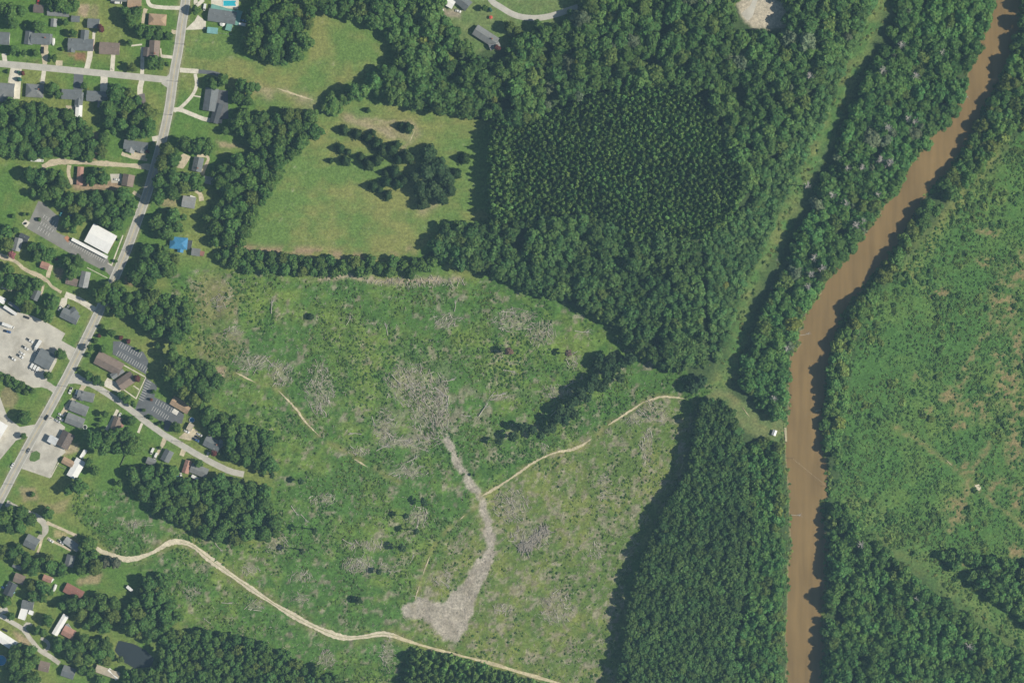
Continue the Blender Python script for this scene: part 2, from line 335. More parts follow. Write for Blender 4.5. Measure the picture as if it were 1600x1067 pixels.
# bare yards, beds and worn patches in the neighbourhood
for poly, c in [([(122,8),(140,6),(137,28),(121,27)], (.40, .30, .21)), ([(142,8),(155,8),(153,30),(139,28)], (.26, .24, .12)), ([(1150,6),(1160,0),(1196,-6),(1225,8),(1229,45),(1186,47),(1165,36)], (.55, .48, .38)),
                ([(118,95),(136,98),(134,84),(116,82)], (.30, .15, .09)), ([(691,12),(722,18),(720,30),(695,26)], (.33, .28, .22)), ([(96,80),(134,88),(133,93),(112,88)], (.28, .16, .10)), ([(120,905),(160,893),(155,912),(122,914)], (.36, .29, .17)),
                ([(0,505),(14,508),(9,545),(0,550)], (.30, .22, .15)), ([(83,420),(99,418),(97,437),(90,436)], (.30, .21, .14)), ([(137,208),(160,210),(155,252),(138,250)], (.34, .24, .16)), ([(105,280),(190,282),(190,298),(120,298)], (.36, .25, .18)),
                ([(20,985),(48,998),(45,1012),(30,1005)], (.42, .32, .21)), ([(100,695),(120,692),(125,705),(100,712)], (.40, .33, .22)), ([(95,836),(130,845),(118,855)], (.36, .30, .16)), ([(84,828),(105,832),(100,842),(84,838)], (.40, .34, .18)), ([(200,730),(217,728),(218,740),(203,741)], (.36, .27, .17)), ([(30,760),(55,762),(62,780),(35,784)], (.30, .25, .14)), ([(60,785),(85,788),(110,776),(100,800),(75,800)], (.28, .25, .12)), ([(0,610),(14,600),(30,620),(20,640),(0,635)], (.24, .21, .11)), ([(335,220),(365,225),(385,232),(345,231)], (.38, .30, .19)), ([(330,575),(352,572),(352,600),(333,598)], (.36, .28, .19)), ([(240,310),(275,308),(278,325),(245,322)], (.30, .26, .14)), ([(195,430),(215,440),(205,448),(195,442)], (.33, .22, .13)), ([(195,465),(220,462),(225,478),(205,480)], (.33, .25, .16))]:
    lay(blur(inpoly(PX + wx2 * .5, PY + wy2 * .5, poly), 1) * .85, c)
# worn verges along roads and soil beside the tracks
dm = polydist(PX, PY, ROADS['main']); lay(np.exp(-((dm - 8.5) / 2.2) ** 2) * .55 * smooth(.3, .6, n_mid), (.30, .27, .16))
d_track = np.full(PX.shape, 1e9)
for k, (pts, w) in TRACKS.items():
    d = polydist(PX, PY, [tuple(p) for p in spline(pts, 8)]); d_track = np.minimum(d_track, d - w)
    lay(np.exp(-(d / (w * 1.9 + 2.0)) ** 2) * (.55 if k in ('haul', 'haul_east', 'ridge', 'north_spur', 'south_spur') else .35) * smooth(.25, .6, n_mid), (.25, .225, .09))
# relief
m_riv = inpoly(PX, PY, RIVER); d_bank = np.minimum(polydist(PX, PY, LB), polydist(PX, PY, RB))
rough = np.clip(m_clear + m_fe + corr + ride, 0, 1) * smooth(1, 6, d_track) * smooth(2, 10, d_bank)
Z = rough * ((N3(PX, PY, 5, 2) - .5) * .7 + (N4(PX, PY, 22, 2) - .5) * 1.2) + rough * .1
for (x, y, rx, ry) in SLASH: Z += .5 * (1 - smooth(.2, 1.0, np.hypot((PX - x) / rx, (PY - y) / ry))) * n_fin * smooth(1, 6, d_track) * rough
sd = np.where(m_riv, -d_bank, d_bank)
Z = np.where(m_riv, -1.3 - 1.5 * smooth(0, 8, d_bank), Z - 1.1 * (1 - smooth(0, 5, d_bank)))
POND = [(185,1000),(210,1006),(228,1016),(241,1028),(236,1041),(211,1044),(192,1033),(179,1016)]
POOL_BOX = (348.5, 1.0, 369.0, 10.5)
m_pond = inpoly(PX, PY, POND); dp = polydist(PX, PY, POND + POND[:1])
Z = np.where(m_pond, -.4 - smooth(0, 6, dp), np.where(dp < 8, Z - .35 * (1 - smooth(0, 3, dp)), Z))
lay(np.where(m_riv, 1, 1 - smooth(0, 2.4, d_bank)) * .85, (.30, .23, .13))
lay(m_pond * .9, (.08, .07, .05))
far = smooth(330, 480, np.maximum(np.abs(GX) - 140, np.abs(GY)))
lay(far, (.06, .10, .035))
col *= (1.0 + .22 * (n_fin - .5) * 2)[..., None]
nyv, nxv = GX.shape; idx = np.arange(nyv * nxv).reshape(nyv, nxv)
quads = np.stack([idx[:-1, :-1], idx[:-1, 1:], idx[1:, 1:], idx[1:, :-1]], -1).reshape(-1, 4)
gm, n, l, p = new_mat('ground_cover')
at = n.new('ShaderNodeAttribute'); at.attribute_name = 'tint'
fa = remap(n, l, noise_val(n, l, .55, 4, rough=.65), .68, 1.34, .32, .68); fb = remap(n, l, noise_val(n, l, 2.2, 3), .80, 1.2)
l.new(scale_col(n, l, at.outputs['Color'], mul(n, l, fa, fb)), p.inputs['Base Color']); p.inputs['Roughness'].default_value = .95; p.inputs['Specular IOR Level'].default_value = .08
bp = n.new('ShaderNodeBump'); bp.inputs['Strength'].default_value = .55; bp.inputs['Distance'].default_value = .5
l.new(noise_val(n, l, 1.1, 4, rough=.7), bp.inputs['Height']); l.new(bp.outputs[0], p.inputs['Normal'])
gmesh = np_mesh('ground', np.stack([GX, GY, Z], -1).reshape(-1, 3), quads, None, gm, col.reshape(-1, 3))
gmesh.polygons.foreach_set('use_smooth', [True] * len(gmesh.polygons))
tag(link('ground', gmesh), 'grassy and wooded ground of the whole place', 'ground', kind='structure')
def ground_mask(arr, px, py):
    X, Y = W(px, py); i = np.clip(np.searchsorted(gx, X), 0, nxv - 1); j = np.clip(np.searchsorted(gy, Y), 0, nyv - 1); return arr[j, i]

# ------------------------------------------------------------------ water
def poly_sheet(name, pts, z, m, parent=None, world_pts=False):
    P = [Vector((*(W(*q) if not world_pts else q), z)) for q in pts]
    tris = tessellate_polygon([P]); me = bpy.data.meshes.new(name)
    fs = []
    for a, b, c in tris:
        nrm = (P[b] - P[a]).cross(P[c] - P[a]); fs.append((a, b, c) if nrm.z > 0 else (a, c, b))
    me.from_pydata([tuple(v) for v in P], [], fs); me.update(); me.materials.append(m)
    return link(name, me, parent)
def flow_noise(n, l):
    tc = n.new('ShaderNodeTexCoord'); mp = n.new('ShaderNodeMapping'); mp.inputs['Rotation'].default_value = (0, 0, .25); mp.inputs['Scale'].default_value = (.22, .022, 1)
    t = n.new('ShaderNodeTexNoise'); t.inputs['Scale'].default_value = 1.0; t.inputs['Detail'].default_value = 5; l.new(tc.outputs['Object'], mp.inputs[0]); l.new(mp.outputs[0], t.inputs['Vector'])
    return mul(n, l, remap(n, l, t.outputs['Fac'], .86, 1.14), remap(n, l, noise_val(n, l, .025, 3), .92, 1.08))
rm, n, l, p = new_mat('muddy_river_water')
l.new(scale_col(n, l, (.226, .152, .063), flow_noise(n, l)), p.inputs['Base Color'])
p.inputs['Roughness'].default_value = .3; p.inputs['Specular IOR Level'].default_value = .22
bp = n.new('ShaderNodeBump'); bp.inputs['Strength'].default_value = .12; bp.inputs['Distance'].default_value = .1
l.new(noise_val(n, l, .8, 3), bp.inputs['Height']); l.new(bp.outputs[0], p.inputs['Normal'])
wide = [(x - 4, y) for x, y in LB] + [(x + 4, y) for x, y in RB[::-1]]
tag(poly_sheet('river', wide, -1.15, rm), 'brown muddy river flowing past the wooded banks', 'river', kind='structure')
pm, n, l, p = new_mat('pond_water'); p.inputs['Base Color'].default_value = (.035, .045, .05, 1); p.inputs['Roughness'].default_value = .08
tag(poly_sheet('pond', [((x - 210) * 1.08 + 210, (y - 1022) * 1.08 + 1022) for x, y in POND], -.38, pm), 'small dark pond among the trees near the bottom left', 'pond', kind='structure')

# ------------------------------------------------------------------ roads, tracks, drives, lots
LAYER = [0]
def nextz(base): LAYER[0] += 1; return base + (LAYER[0] % 14) * .006
def strip(name, pts, w, z, m, jitter=0.0, parent=None, off=0.0, step=4.0, taper=False, dash=None):
    sp = spline(pts, step); P = [Vector((*W(*q), 0)) for q in sp]; vs = []; fs = []; n_ = len(P)
    acc = 0; uvs = []
    for i, q in enumerate(P):
        d = (P[min(i + 1, n_ - 1)] - P[max(i - 1, 0)]).normalized(); nn = Vector((-d.y, d.x, 0))
        k = 1.0
        if taper: k = min(1, .12 + .13 * min(i, n_ - 1 - i))
        if jitter > .1: k *= 1 + .22 * math.sin(acc * .17 + len(pts)) + .15 * math.sin(acc * .061 + 2)
        a = w * .5 * k * (1 + jitter * random.uniform(-1, 1)); b = w * .5 * k * (1 + jitter * random.uniform(-1, 1))
        vs += [tuple(q + nn * (off + a) + Vector((0, 0, z))), tuple(q + nn * (off - b) + Vector((0, 0, z)))]
        if i: acc += (q - P[i - 1]).length
        uvs += [(0, acc), (1, acc)]
        if i and not (dash and int(acc / dash) % 2): fs.append((2 * i - 2, 2 * i - 1, 2 * i + 1, 2 * i))
    me = bpy.data.meshes.new(name); me.from_pydata(vs, [], fs); me.update(); me.materials.append(m)
    uv = me.uv_layers.new(name='UVMap')
    for lp in me.loops: uv.data[lp.index].uv = uvs[lp.vertex_index]
    return link(name, me, parent)
def road_mat(name, base, tracks):
    m, n, l, p = new_mat(name); tc = n.new('ShaderNodeTexCoord'); sx = n.new('ShaderNodeSeparateXYZ'); l.new(tc.outputs['UV'], sx.inputs[0])
    f = remap(n, l, noise_val(n, l, .18, 4), .86, 1.12); f = mul(n, l, f, remap(n, l, noise_val(n, l, 2.5, 2), .9, 1.1))
    if tracks:
        s1 = n.new('ShaderNodeMath'); s1.operation = 'MULTIPLY'; s1.inputs[1].default_value = 4 * math.pi; l.new(sx.outputs[0], s1.inputs[0])
        s2 = n.new('ShaderNodeMath'); s2.operation = 'COSINE'; l.new(s1.outputs[0], s2.inputs[0])
        f = mul(n, l, f, remap(n, l, s2.outputs[0], .84, 1.10, -1, 1))
    l.new(scale_col(n, l, base, f), p.inputs['Base Color']); p.inputs['Roughness'].default_value = .9; p.inputs['Specular IOR Level'].default_value = .15
    return m
RM = road_mat('worn_main_road', (.44, .425, .375), True); RS = road_mat('worn_side_street', (.47, .455, .405), False)
r = tag(strip('main_road', ROADS['main'], 7.4, .13, RM), 'two lane paved main road running down the left side', 'road', kind='structure')
strip('center_line', ROADS['main'], .16, .140, YELLOW, parent=r, off=.16); strip('center_line', ROADS['main'], .16, .140, YELLOW, parent=r, off=-.16)
strip('edge_line', ROADS['main'], .22, .140, WHITE, parent=r, off=3.2); strip('edge_line', ROADS['main'], .22, .140, WHITE, parent=r, off=-3.2)
tag(strip('side_street', ROADS['side'], 5.2, .115, RS), 'grey residential street meeting the main road at the top left', 'road', kind='structure')
tag(poly_sheet('street_mouth', [(262,118),(270,110),(276,112),(270,140),(262,138),(252,131)], .108, RS), 'flared mouth of the residential street at the main road', 'road', kind='structure')
tag(strip('lane', ROADS['lane'], 4.8, .115, RS, .04), 'narrow lane running past the office car park to the woods', 'road', kind='structure')
tag(poly_sheet('lane_mouth', [(103,600),(112,583),(122,584),(132,591),(140,604),(118,599)], .108, RS), 'flared mouth of the lane at the main road', 'road', kind='structure')
tag(strip('estate_road', ROADS['top'], 4.6, .115, RS), 'curving estate road at the top edge', 'road', kind='structure')
tag(strip('trailer_park_road', ROADS['park'], 3.6, .10, GRAVEL, .06), 'gravel road between trailer homes at the bottom left', 'road', kind='structure')
TL = {'haul': 'pale gravel haul road curving across the clear-cut', 'haul_east': 'dirt track along the bottom edge of the clear-cut', 'ridge': 'sandy track climbing to the river woods through the clear-cut', 'south_spur': 'thin dirt spur left of the woodchip path',
      'north_spur': 'dirt spur on the upper left slope of the clear-cut', 'field': 'worn vehicle track crossing the pasture', 'pipeline': 'faint straight trail across the brush field beyond the river', 'plantation': 'narrow track along the edge of the pine plantation', 'river_walk': 'worn path to the river shelter'}
for k, (pts, w) in TRACKS.items():
    thin = k in ('south_spur', 'north_spur', 'pipeline', 'plantation', 'river_walk', 'field')
    sp = [pts]
    if k in ('north_spur',): sp = [pts[2:6], pts[0:2], [(552,716),(575,730)]]
    if k in ('south_spur',): sp = [[(726,805),(718,812)], [(672,868),(664,888),(660,900)], [(655,915),(648,938)]]
    if k == 'pipeline': sp = [[(1478,718),(1488,728)]]
    if k == 'field': sp = [[(432,138),(462,148),(490,157)], [(648,205),(640,222)]]
    if k == 'ridge': sp = [pts[0:7], pts[7:10], pts[9:12], [(1045,619),(1070,623)]]
    if k == 'plantation': sp = [[(1068,722),(1063,735)]]
    if k == 'river_walk': sp = [[(1160,636),(1172,652)]]
    for q in sp:
        tag(strip('dirt_track', q, w * .85, nextz(.30 if k not in ('field',) else .05), DIRT if k != 'haul' else mat('haul_gravel', (.60, .54, .40), var=.2, scale=.3, fine=1.5, stains=.2), .45 if thin or k == 'ridge' else .16, step=2.5, taper=thin or k == 'ridge'), TL[k], 'track', kind='structure')
m_h = strip('grass_crown', TRACKS['haul'][0][5:], .45, .43, mat('track_grass', (.30, .29, .15)), .8, step=3.0); m_h.parent = None
tag(m_h, 'thin grassy middle strip of the haul road', 'grass', kind='structure')
D = [  # driveways: (points, width m, material)
 ([(70,70),(70,101)], 4.6, DRIVE), ([(141,79),(140,90),(135,110)], 4.2, CONC), ([(147,50),(146,64),(144,80)], 2.2, CONC), ([(177,86),(175,113)], 3.4, CONC), ([(223,74),(222,116)], 3.0, CONC),
 ([(6,84),(8,97)], 3.6, CONC), ([(25,105),(20,131)], 8.0, CONC), ([(69,110),(66,131)], 3.4, CONC), ([(123,114),(122,141)], 7.4, ASPH), ([(163,118),(162,144)], 5.6, CONC), ([(222,124),(219,138),(219,150)], 4.2, CONC),
 ([(92,95),(92,103)], 4.0, DRIVE), ([(230,-6),(234,8),(252,12),(281,13)], 3.0, CONC), ([(228,14),(225,24),(223,37)], 2.6, DRIVE), ([(268,50),(280,51)], 2.4, DRIVE), ([(251,88),(270,90)], 2.4, CONC), ([(251,76),(252,88)], 1.0, CONC),
 ([(281,110),(296,111),(310,112)], 3.6, CONC), ([(310,112),(330,114),(345,118)], 3.2, ASPH), ([(305,116),(307,134),(300,150),(284,167),(272,174)], 2.6, CONC), ([(303,150),(314,152)], 1.0, CONC), ([(268,172),(282,172),(300,179),(322,187),(347,190)], 3.2, CONC),
 ([(66,261),(88,253),(120,254),(165,256),(205,259),(240,262)], 3.8, DRIVE), ([(108,258),(107,272),(113,288)], 2.8, DRIVE), ([(308,243),(325,246),(320,262),(316,274)], 2.4, DRIVE), ([(283,298),(300,296),(312,303),(315,314)], 3.0, DRIVE),
 ([(-8,396),(0,400),(23,408),(39,421),(63,432),(75,440),(80,447),(96,457)], 3.2, DRIVE), ([(79,414),(75,434)], 3.0, DRIVE), ([(102,460),(122,468),(148,484)], 4.4, CONC), ([(68,445),(64,462)], 1.4, DRIVE),
 ([(132,601),(122,616),(108,632),(96,650)], 3.6, DRIVE), ([(184,640),(178,652),(166,672)], 2.6, CONC), ([(258,684),(253,696),(246,710)], 3.0, DRIVE), ([(289,698),(284,712)], 3.0, DRIVE), ([(222,661),(216,676)], 2.0, CONC), ([(326,706),(323,714)], 1.6, CONC),
 ([(54,805),(62,811),(69,818),(71,828),(64,838),(58,847)], 4.0, GRAVEL), ([(73,816),(94,825),(120,837)], 2.4, DRIVE), ([(70,826),(64,848),(58,866)], 2.0, DRIVE), ([(74,840),(90,849),(112,860)], 2.0, DRIVE), ([(10,785),(30,795),(56,806)], 4.2, GRAVEL),
 ([(64,996),(74,1003),(76,1011),(68,1018)], 3.0, GRAVEL), ([(36,984),(42,974),(50,976)], 2.4, GRAVEL), ([(0,955),(12,951)], 4, GRAVEL), ([(205,72),(222,70)], 1.2, CONC), ([(60,597),(76,603),(90,612)], 6.0, GRAVEL), ([(208,300),(222,310)], 2.0, DRIVE), ([(318,0),(306,8),(309,-20)], 3.0, CONC), ([(238,218),(248,216)], 4, CONC), ([(190,240),(206,246),(230,250)], 2.4, DRIVE)]
for i, (pts, w, m) in enumerate(D):
    tag(strip('driveway', pts, w, nextz(.020), m, .05 if m in (CONC, ASPH) else .16, step=3), 'paved or gravel driveway leading off a road', 'driveway', kind='structure')
LOTS = [
 ('church_car_park', [(60,314),(66,316),(93,340),(88,362),(97,367),(112,373),(168,404),(172,414),(183,418),(190,424),(182,440),(166,425),(140,412),(106,394),(70,373),(42,357),(47,343)], mat('worn_lot_asphalt', (.25, .245, .225), var=.12, scale=.2, fine=3, stains=.3), 'grey church car park with painted bays beside the white roof'),
 ('gravel_yard', [(-30,465),(0,478),(25,487),(52,494),(75,505),(102,521),(96,532),(119,545),(126,543),(112,566),(106,560),(104,553),(90,556),(88,566),(72,596),(63,605),(52,606),(0,580),(-30,566)], GRAVEL, 'pale gravel equipment yard left of the main road'),
 ('office_car_park', [(177,533),(189,533),(224,550),(232,564),(228,585),(176,553)], ASPH, 'dark asphalt car park above the brown office roof'),
 ('office_car_park', [(227,589),(246,603),(241,620),(268,633),(288,648),(284,662),(268,660),(262,675),(255,671),(258,663),(232,646),(222,652),(210,642),(222,612)], ASPH, 'dark asphalt car park right of the brown office roof'),
 ('filling_station_apron', [(76,648),(84,653),(102,667),(94,690),(103,706),(92,716),(78,747),(34,732),(48,704),(62,680)], GRAVEL, 'concrete forecourt of the filling station'),
 ('concrete_yard', [(-40,620),(0,620),(12,652),(31,667),(60,662),(52,680),(39,683),(25,688),(0,718),(-40,760)], GRAVEL, 'pale concrete yard at the left edge'),
 ('grass_island', [(46,716),(49,707),(57,704),(63,708),(62,717),(54,721),(47,720)], mat('island_grass', (.10, .17, .045), var=.25, scale=.8), 'oval grass island in the filling station forecourt'),
 ('patio', [(16,108),(34,108),(31,155),(16,155)], CONC, 'pale concrete patio strip left of the small blue-grey house'),
 ('pool_deck', [(330,-12),(374,-12),(372,0.5),(348,0.5),(348,11),(372,11),(372,15),(330,12)], CONC, 'concrete deck around the turquoise swimming pool'),
 ('pool_deck', [(369.6,0.5),(373,0.5),(373,11),(369.6,11)], CONC, 'narrow deck strip right of the turquoise swimming pool'),
 ('concrete_pad', [(289,47),(304,33),(309,24),(322,34),(321,46),(302,47)], CONC, 'concrete drive in front of the green-roofed pool house'),
 ('asphalt_pad', [(209,150),(226,146),(228,160),(221,175),(208,170)], mat('brown_asphalt', (.17, .15, .145)), 'dark turning pad right of the yard woods'),
 ('concrete_pad', [(277,247),(287,240),(298,245),(292,256),(286,264),(276,262)], DRIVE, 'tan parking pad left of the small grey house by the shaded road'),
 ('asphalt_pad', [(338,140),(356,142),(357,186),(340,187)], ASPH, 'asphalt pad right of the grey ranch house'),
 ('concrete_pad', [(34,349),(40,343),(47,348),(41,356)], CONC, 'concrete dumpster pad at the end of the church car park'),
 ('concrete_pad', [(96,466),(106,464),(104,476),(96,484),(90,484)], CONC, 'concrete pad above the slate house in the mown lot'),
 ('concrete_pad', [(160,602),(168,590),(194,604),(186,614)], CONC, 'concrete apron below the brown office roof'),
 ('concrete_pad', [(268,644),(272,638),(280,642),(276,649)], mat('white_pad', (.66, .64, .58)), 'white concrete pad in the office car park'),
 ('concrete_pad', [(103,165),(117,166),(117,176),(103,172)], DRIVE, 'patio behind the grey house with the white shed'),
 ('gravel_pad', [(279,684),(296,668),(308,671),(310,684),(296,688)], DRIVE, 'gravel parking pad beside the lane'),
 ('gravel_pad', [(205,236),(229,240),(226,250),(205,246)], DRIVE, 'gravel pad below the grey house by the shaded road'),
 ('gravel_pad', [(172,272),(190,272),(190,286),(174,286)], GRAVEL, 'gravel pad left of the two-tone shed'),
 ('gravel_pad', [(1158,22),(1172,10),(1178,-4),(1184,0),(1176,26),(1168,34)], GRAVEL, 'grey gravel turnaround beside the sandy clearing at the top'),
 ('sidewalk', [(168.5,556),(228,588.5),(227.5,590),(168,557.5)], CONC, 'concrete path between the office roof and its upper car park'),
 ('sidewalk', [(227,590),(228.6,590),(213,624),(211.5,623)], CONC, 'concrete path between the office lawn and its right car park'),
 ('sidewalk', [(208,603),(209,602),(218,608),(217,609.5)], CONC, 'short concrete path across the office lawn'),
 ('sidewalk', [(190,607),(191,606),(212,621),(211.5,623)], CONC, 'concrete path below the office roof'),
 ('sidewalk', [(191.5,367),(193,368),(175,416),(168,412),(168,410.5),(174,413)], CONC, 'thin concrete path right of the white church roof'),
 ('sidewalk', [(80,746),(78.5,745.5),(91,722),(92.2,722.6)], CONC, 'pale kerb strip along the filling station forecourt'),
 ('sidewalk', [(136,417.5),(168,434),(168,435),(136,418.7)], CONC, 'thin pale path below the church car park'),
 ('beach', [(1225,668),(1229,668),(1230,690),(1227,690)], mat('beach_sand', (.45, .40, .26)), 'sandy river edge beside the shelter'),
 ('bare_soil', [(1523,758),(1529,756),(1533,761),(1531,766),(1524,766)], mat('bare_sand', (.62, .55, .40)), 'pale bare sand patch on the straight trail beyond the river'),
 ('stained_asphalt', [(100,372),(105,368),(111,374),(106,379)], mat('orange_paving', (.45, .22, .13)), 'orange stained corner of the church car park')]
lot_objs = {}
for i, (nm, poly, m, lab) in enumerate(LOTS):
    z = .012 + .007 * (i % 9) + (.10 if nm in ('sidewalk', 'stained_asphalt', 'concrete_pad', 'grass_island') else 0) + (.25 if nm == 'bare_soil' else 0)
    lot_objs[lab] = tag(poly_sheet(nm, poly, z, m), lab, nm.replace('_', ' ').split()[-1], kind='structure')
LINE = {}
def bay_lines(parent, a, b, n_, vec, w=.28):
    z = .2
    for i in range(n_):
        t = i / (n_ - 1); x, y = a[0] + (b[0] - a[0]) * t, a[1] + (b[1] - a[1]) * t
        L = math.hypot(*vec) * S; key = round(L, 2)
        if key not in LINE: LINE[key] = MB().box(L / 2, 0, 0, L, w, .006).mesh('bay_line', WHITE)
        o = link('bay_line', LINE[key], parent); o.location = (*W(x, y), z); o.rotation_euler = (0, 0, math.atan2(-vec[1], vec[0]))
ch, of1, of2 = lot_objs[LOTS[0][3]], lot_objs[LOTS[2][3]], lot_objs[LOTS[3][3]]
bay_lines(ch, (112,376), (165,405), 17, (-3.5, 6)); bay_lines(ch, (70,336), (88,347), 6, (-3, 5)); bay_lines(ch, (66,346), (84,358), 6, (-3, 5)); bay_lines(ch, (62,354), (78,364), 5, (-3, 5))
bay_lines(of1, (190,535), (222,552), 10, (-4, 7)); bay_lines(of1, (182,555), (227,581), 14, (4, -7)); bay_lines(of2, (229,594), (216,622), 9, (8, 4)); bay_lines(of2, (246,624), (269,637), 7, (-3.5, 7)); bay_lines(of2, (237,641), (260,656), 8, (4, -6.5))

# ------------------------------------------------------------------ buildings
LANDMARKS = []
WIN = MB().box(0, 0, 0, 1.1, .10, 1.2).mesh('window', WALLS['white']); PANEM = MB().box(0, 0, 0, .9, .13, 1.0).mesh('pane', PANE)
DOOR = MB().box(0, 0, 0, 1.0, .10, 2.0).mesh('door', DOORM); PIPE = MB().cyl(0, 0, -.5, .5, .13, 8).mesh('vent_pipe', mat('vent_metal', (.6, .6, .6)))
def gable(L, D_, z0, rise, over=.45, th=.22):
    b = MB(); l2, d2 = L / 2 + over, D_ / 2 + over; e = z0 - over * rise / (D_ / 2); r_ = z0 + rise
    vs = [(-l2, -d2, e), (l2, -d2, e), (l2, 0, r_), (-l2, 0, r_), (l2, d2, e), (-l2, d2, e)]
    vs += [(x, y, z + th) for x, y, z in vs]
    return b.add(vs, [(0, 3, 2, 1), (3, 5, 4, 2), (6, 7, 8, 9), (9, 8, 10, 11), (0, 1, 7, 6), (4, 5, 11, 10), (1, 2, 8, 7), (2, 4, 10, 8), (3, 0, 6, 9), (5, 3, 9, 11)])
def hip(L, D_, z0, rise, over=.45, th=.15):
    b = MB(); l2, d2 = L / 2 + over, D_ / 2 + over; e = z0 - .1; k = max(l2 - d2, .05)
    vs = [(-l2, -d2, e), (l2, -d2, e), (l2, d2, e), (-l2, d2, e), (-l2, -d2, e + th), (l2, -d2, e + th), (l2, d2, e + th), (-l2, d2, e + th), (-k, 0, z0 + rise), (k, 0, z0 + rise)]
    return b.add(vs, [(3, 2, 1, 0), (0, 1, 5, 4), (1, 2, 6, 5), (2, 3, 7, 6), (3, 0, 4, 7), (4, 5, 9, 8), (6, 7, 8, 9), (5, 6, 9), (7, 4, 8)])
def wall_gable(L, D_, h, rise):
    b = MB().box(0, 0, h / 2, L, D_, h)
    return b.add([(-L / 2 + .02, -D_ / 2, h), (-L / 2 + .02, D_ / 2, h), (-L / 2 + .02, 0, h + rise - .03), (L / 2 - .02, -D_ / 2, h), (L / 2 - .02, D_ / 2, h), (L / 2 - .02, 0, h + rise - .03)], [(0, 2, 1), (3, 4, 5)])
def block(root, L, D_, h, roof, rc, wall, prefix='', rise=None, dz=0.0):
    """wall, roof and roof pieces of one block, placed in root's own frame"""
    objs = []
    if roof == 'gable':
        rs = rise if rise is not None else .27 * D_
        w_ = wall_gable(L, D_, h, rs).build(prefix + 'wall', WALLS[wall], root); r_ = gable(L, D_, h, rs).build(prefix + 'roof', roof_mat(rc), root)
        rcap = MB().box(0, 0, h + rs + .225, L + .9, .32, .07).build('ridge_cap', roof_mat(rc), r_); objs = [w_, r_]
    elif roof == 'hip':
        rs = rise if rise is not None else .30 * D_
        w_ = MB().box(0, 0, h / 2, L, D_, h).build(prefix + 'wall', WALLS[wall], root); r_ = hip(L, D_, h, rs).build(prefix + 'roof', roof_mat(rc), root); objs = [w_, r_]
    else:
        w_ = MB().box(0, 0, h / 2, L, D_, h).build(prefix + 'wall', WALLS[wall], root)
        b = MB().box(0, 0, h + .06, L + .3, D_ + .3, .12)
        for sx_, sy_, a_, c_ in ((0, 1, L + .3, .25), (0, -1, L + .3, .25), (1, 0, .25, D_ - .25), (-1, 0, .25, D_ - .25)):
            b.box(sx_ * (L / 2 + .025), sy_ * (D_ / 2 + .025), h + .2, a_, c_, .2)
        r_ = b.build(prefix + 'roof', roof_mat(rc), root); objs = [w_, r_]
    return objs
def building(label, land, cx, cy, L, D_, ang, rc='slate', roof='gable', wings=(), h=3.3, wall='white', cat='house', name=None, chimney=False, windows=True, vents=1, rise=None, swap=False):
    L, D_ = L * S, D_ * S; x, y = W(cx, cy); f = 1 - h * 1.2 / CAM_H
    root = empty(name or cat.replace(' ', '_'), (x * f, y * f, 0), math.radians(-ang)); tag(root, label, cat)
    LANDMARKS.append((land, cx, cy, max(L, D_) / S / 2))
    w_, r_ = block(root, L, D_, h, roof, rc, wall, rise=rise)
    rs = rise if rise is not None else (.27 * D_ if roof == 'gable' else .30 * D_ if roof == 'hip' else 0)
    if windows:
        nw = max(1, int(L / 4))
        for sgn in (-1, 1):
            for k in range(nw):
                xx = (k + .5) / nw * L - L / 2
                if sgn < 0 and k == nw // 2:
                    o = link('door', DOOR, root); o.location = (xx, -D_ / 2 - .04, 1.02); continue
                o = link('window', WIN, root); o.location = (xx, sgn * (D_ / 2 + .03), 1.6); q = link('pane', PANEM, o)
    for k in range(vents):
        o = link('vent_pipe', PIPE, r_); yy = random.choice((-1, 1)) * D_ * random.uniform(.1, .3); xx = random.uniform(-.35, .35) * L
        zz = h + (rs * (1 - abs(yy) / (D_ / 2)) if roof != 'flat' else .2); o.location = (xx, yy, zz + .55)
    if chimney:
        MB().box(L * .28, D_ * .12, h + rs + .1, .9, .9, rs + 1.6).build('chimney', WALLS['brick'], r_)
    for i, wg in enumerate(wings):
        dx, dy, wl_, wd_, wa, wc, wr, wh = wg
        a = math.radians(ang); ox, oy = dx * S, -dy * S           # image offset to world, then to the root's frame
        ca, sa = math.cos(a), math.sin(a); lx, ly = ox * ca - oy * sa, ox * sa + oy * ca
        for o in block(root, wl_ * S, wd_ * S, wh, wr, wc, wall, 'wing_'):
            o.location = (lx, ly, .012 * (i + 1)); o.rotation_euler = (0, 0, math.radians(-wa))
    return root
H = building
H('slate house cut by the left edge above the residential street', 'slate house at the upper left edge', 1, 60, 26, 18, 4, 'slate', vents=0)
H('grey L-shaped house beside the white covered boat', 'grey L-shaped house by the boat', 63, 61, 28, 16, 4, 'slate', wings=[(-18,-2,20,12,94,'slate','gable',2.6),(14,0,14,6,94,'slate','gable',2.9)], chimney=True)
H('wide grey house with brick front bed above the residential street', 'wide grey brick-front house', 126, 70, 38, 17, 3, 'slate', wings=[(6,-15,14,11,93,'slate','gable',2.5),(-14,2,18,10,93,'slate','gable',2.9)], wall='brick')
H('brown-roofed house with pale driveway on the residential street', 'brown-roofed house', 171, 76, 30, 17, 3, 'brown', wall='tan')
H('brown-roofed L-shaped house at the street corner by the main road', 'brown corner house', 241, 77, 25, 15, 94, 'brown', wings=[(-11,5,14,11,4,'dbrown','gable',2.6)], wall='brick', chimney=True)
H('tan hip-roofed house left of the main road near the top', 'tan hip-roofed house', 246, 31, 26, 16, 4, 'tan', 'hip', wall='brick')
H('tan flat-topped garage at the top left of the main road', 'tan garage near the top', 210, 7, 20, 12, 2, 'tan', 'gable', wall='tan', cat='garage')
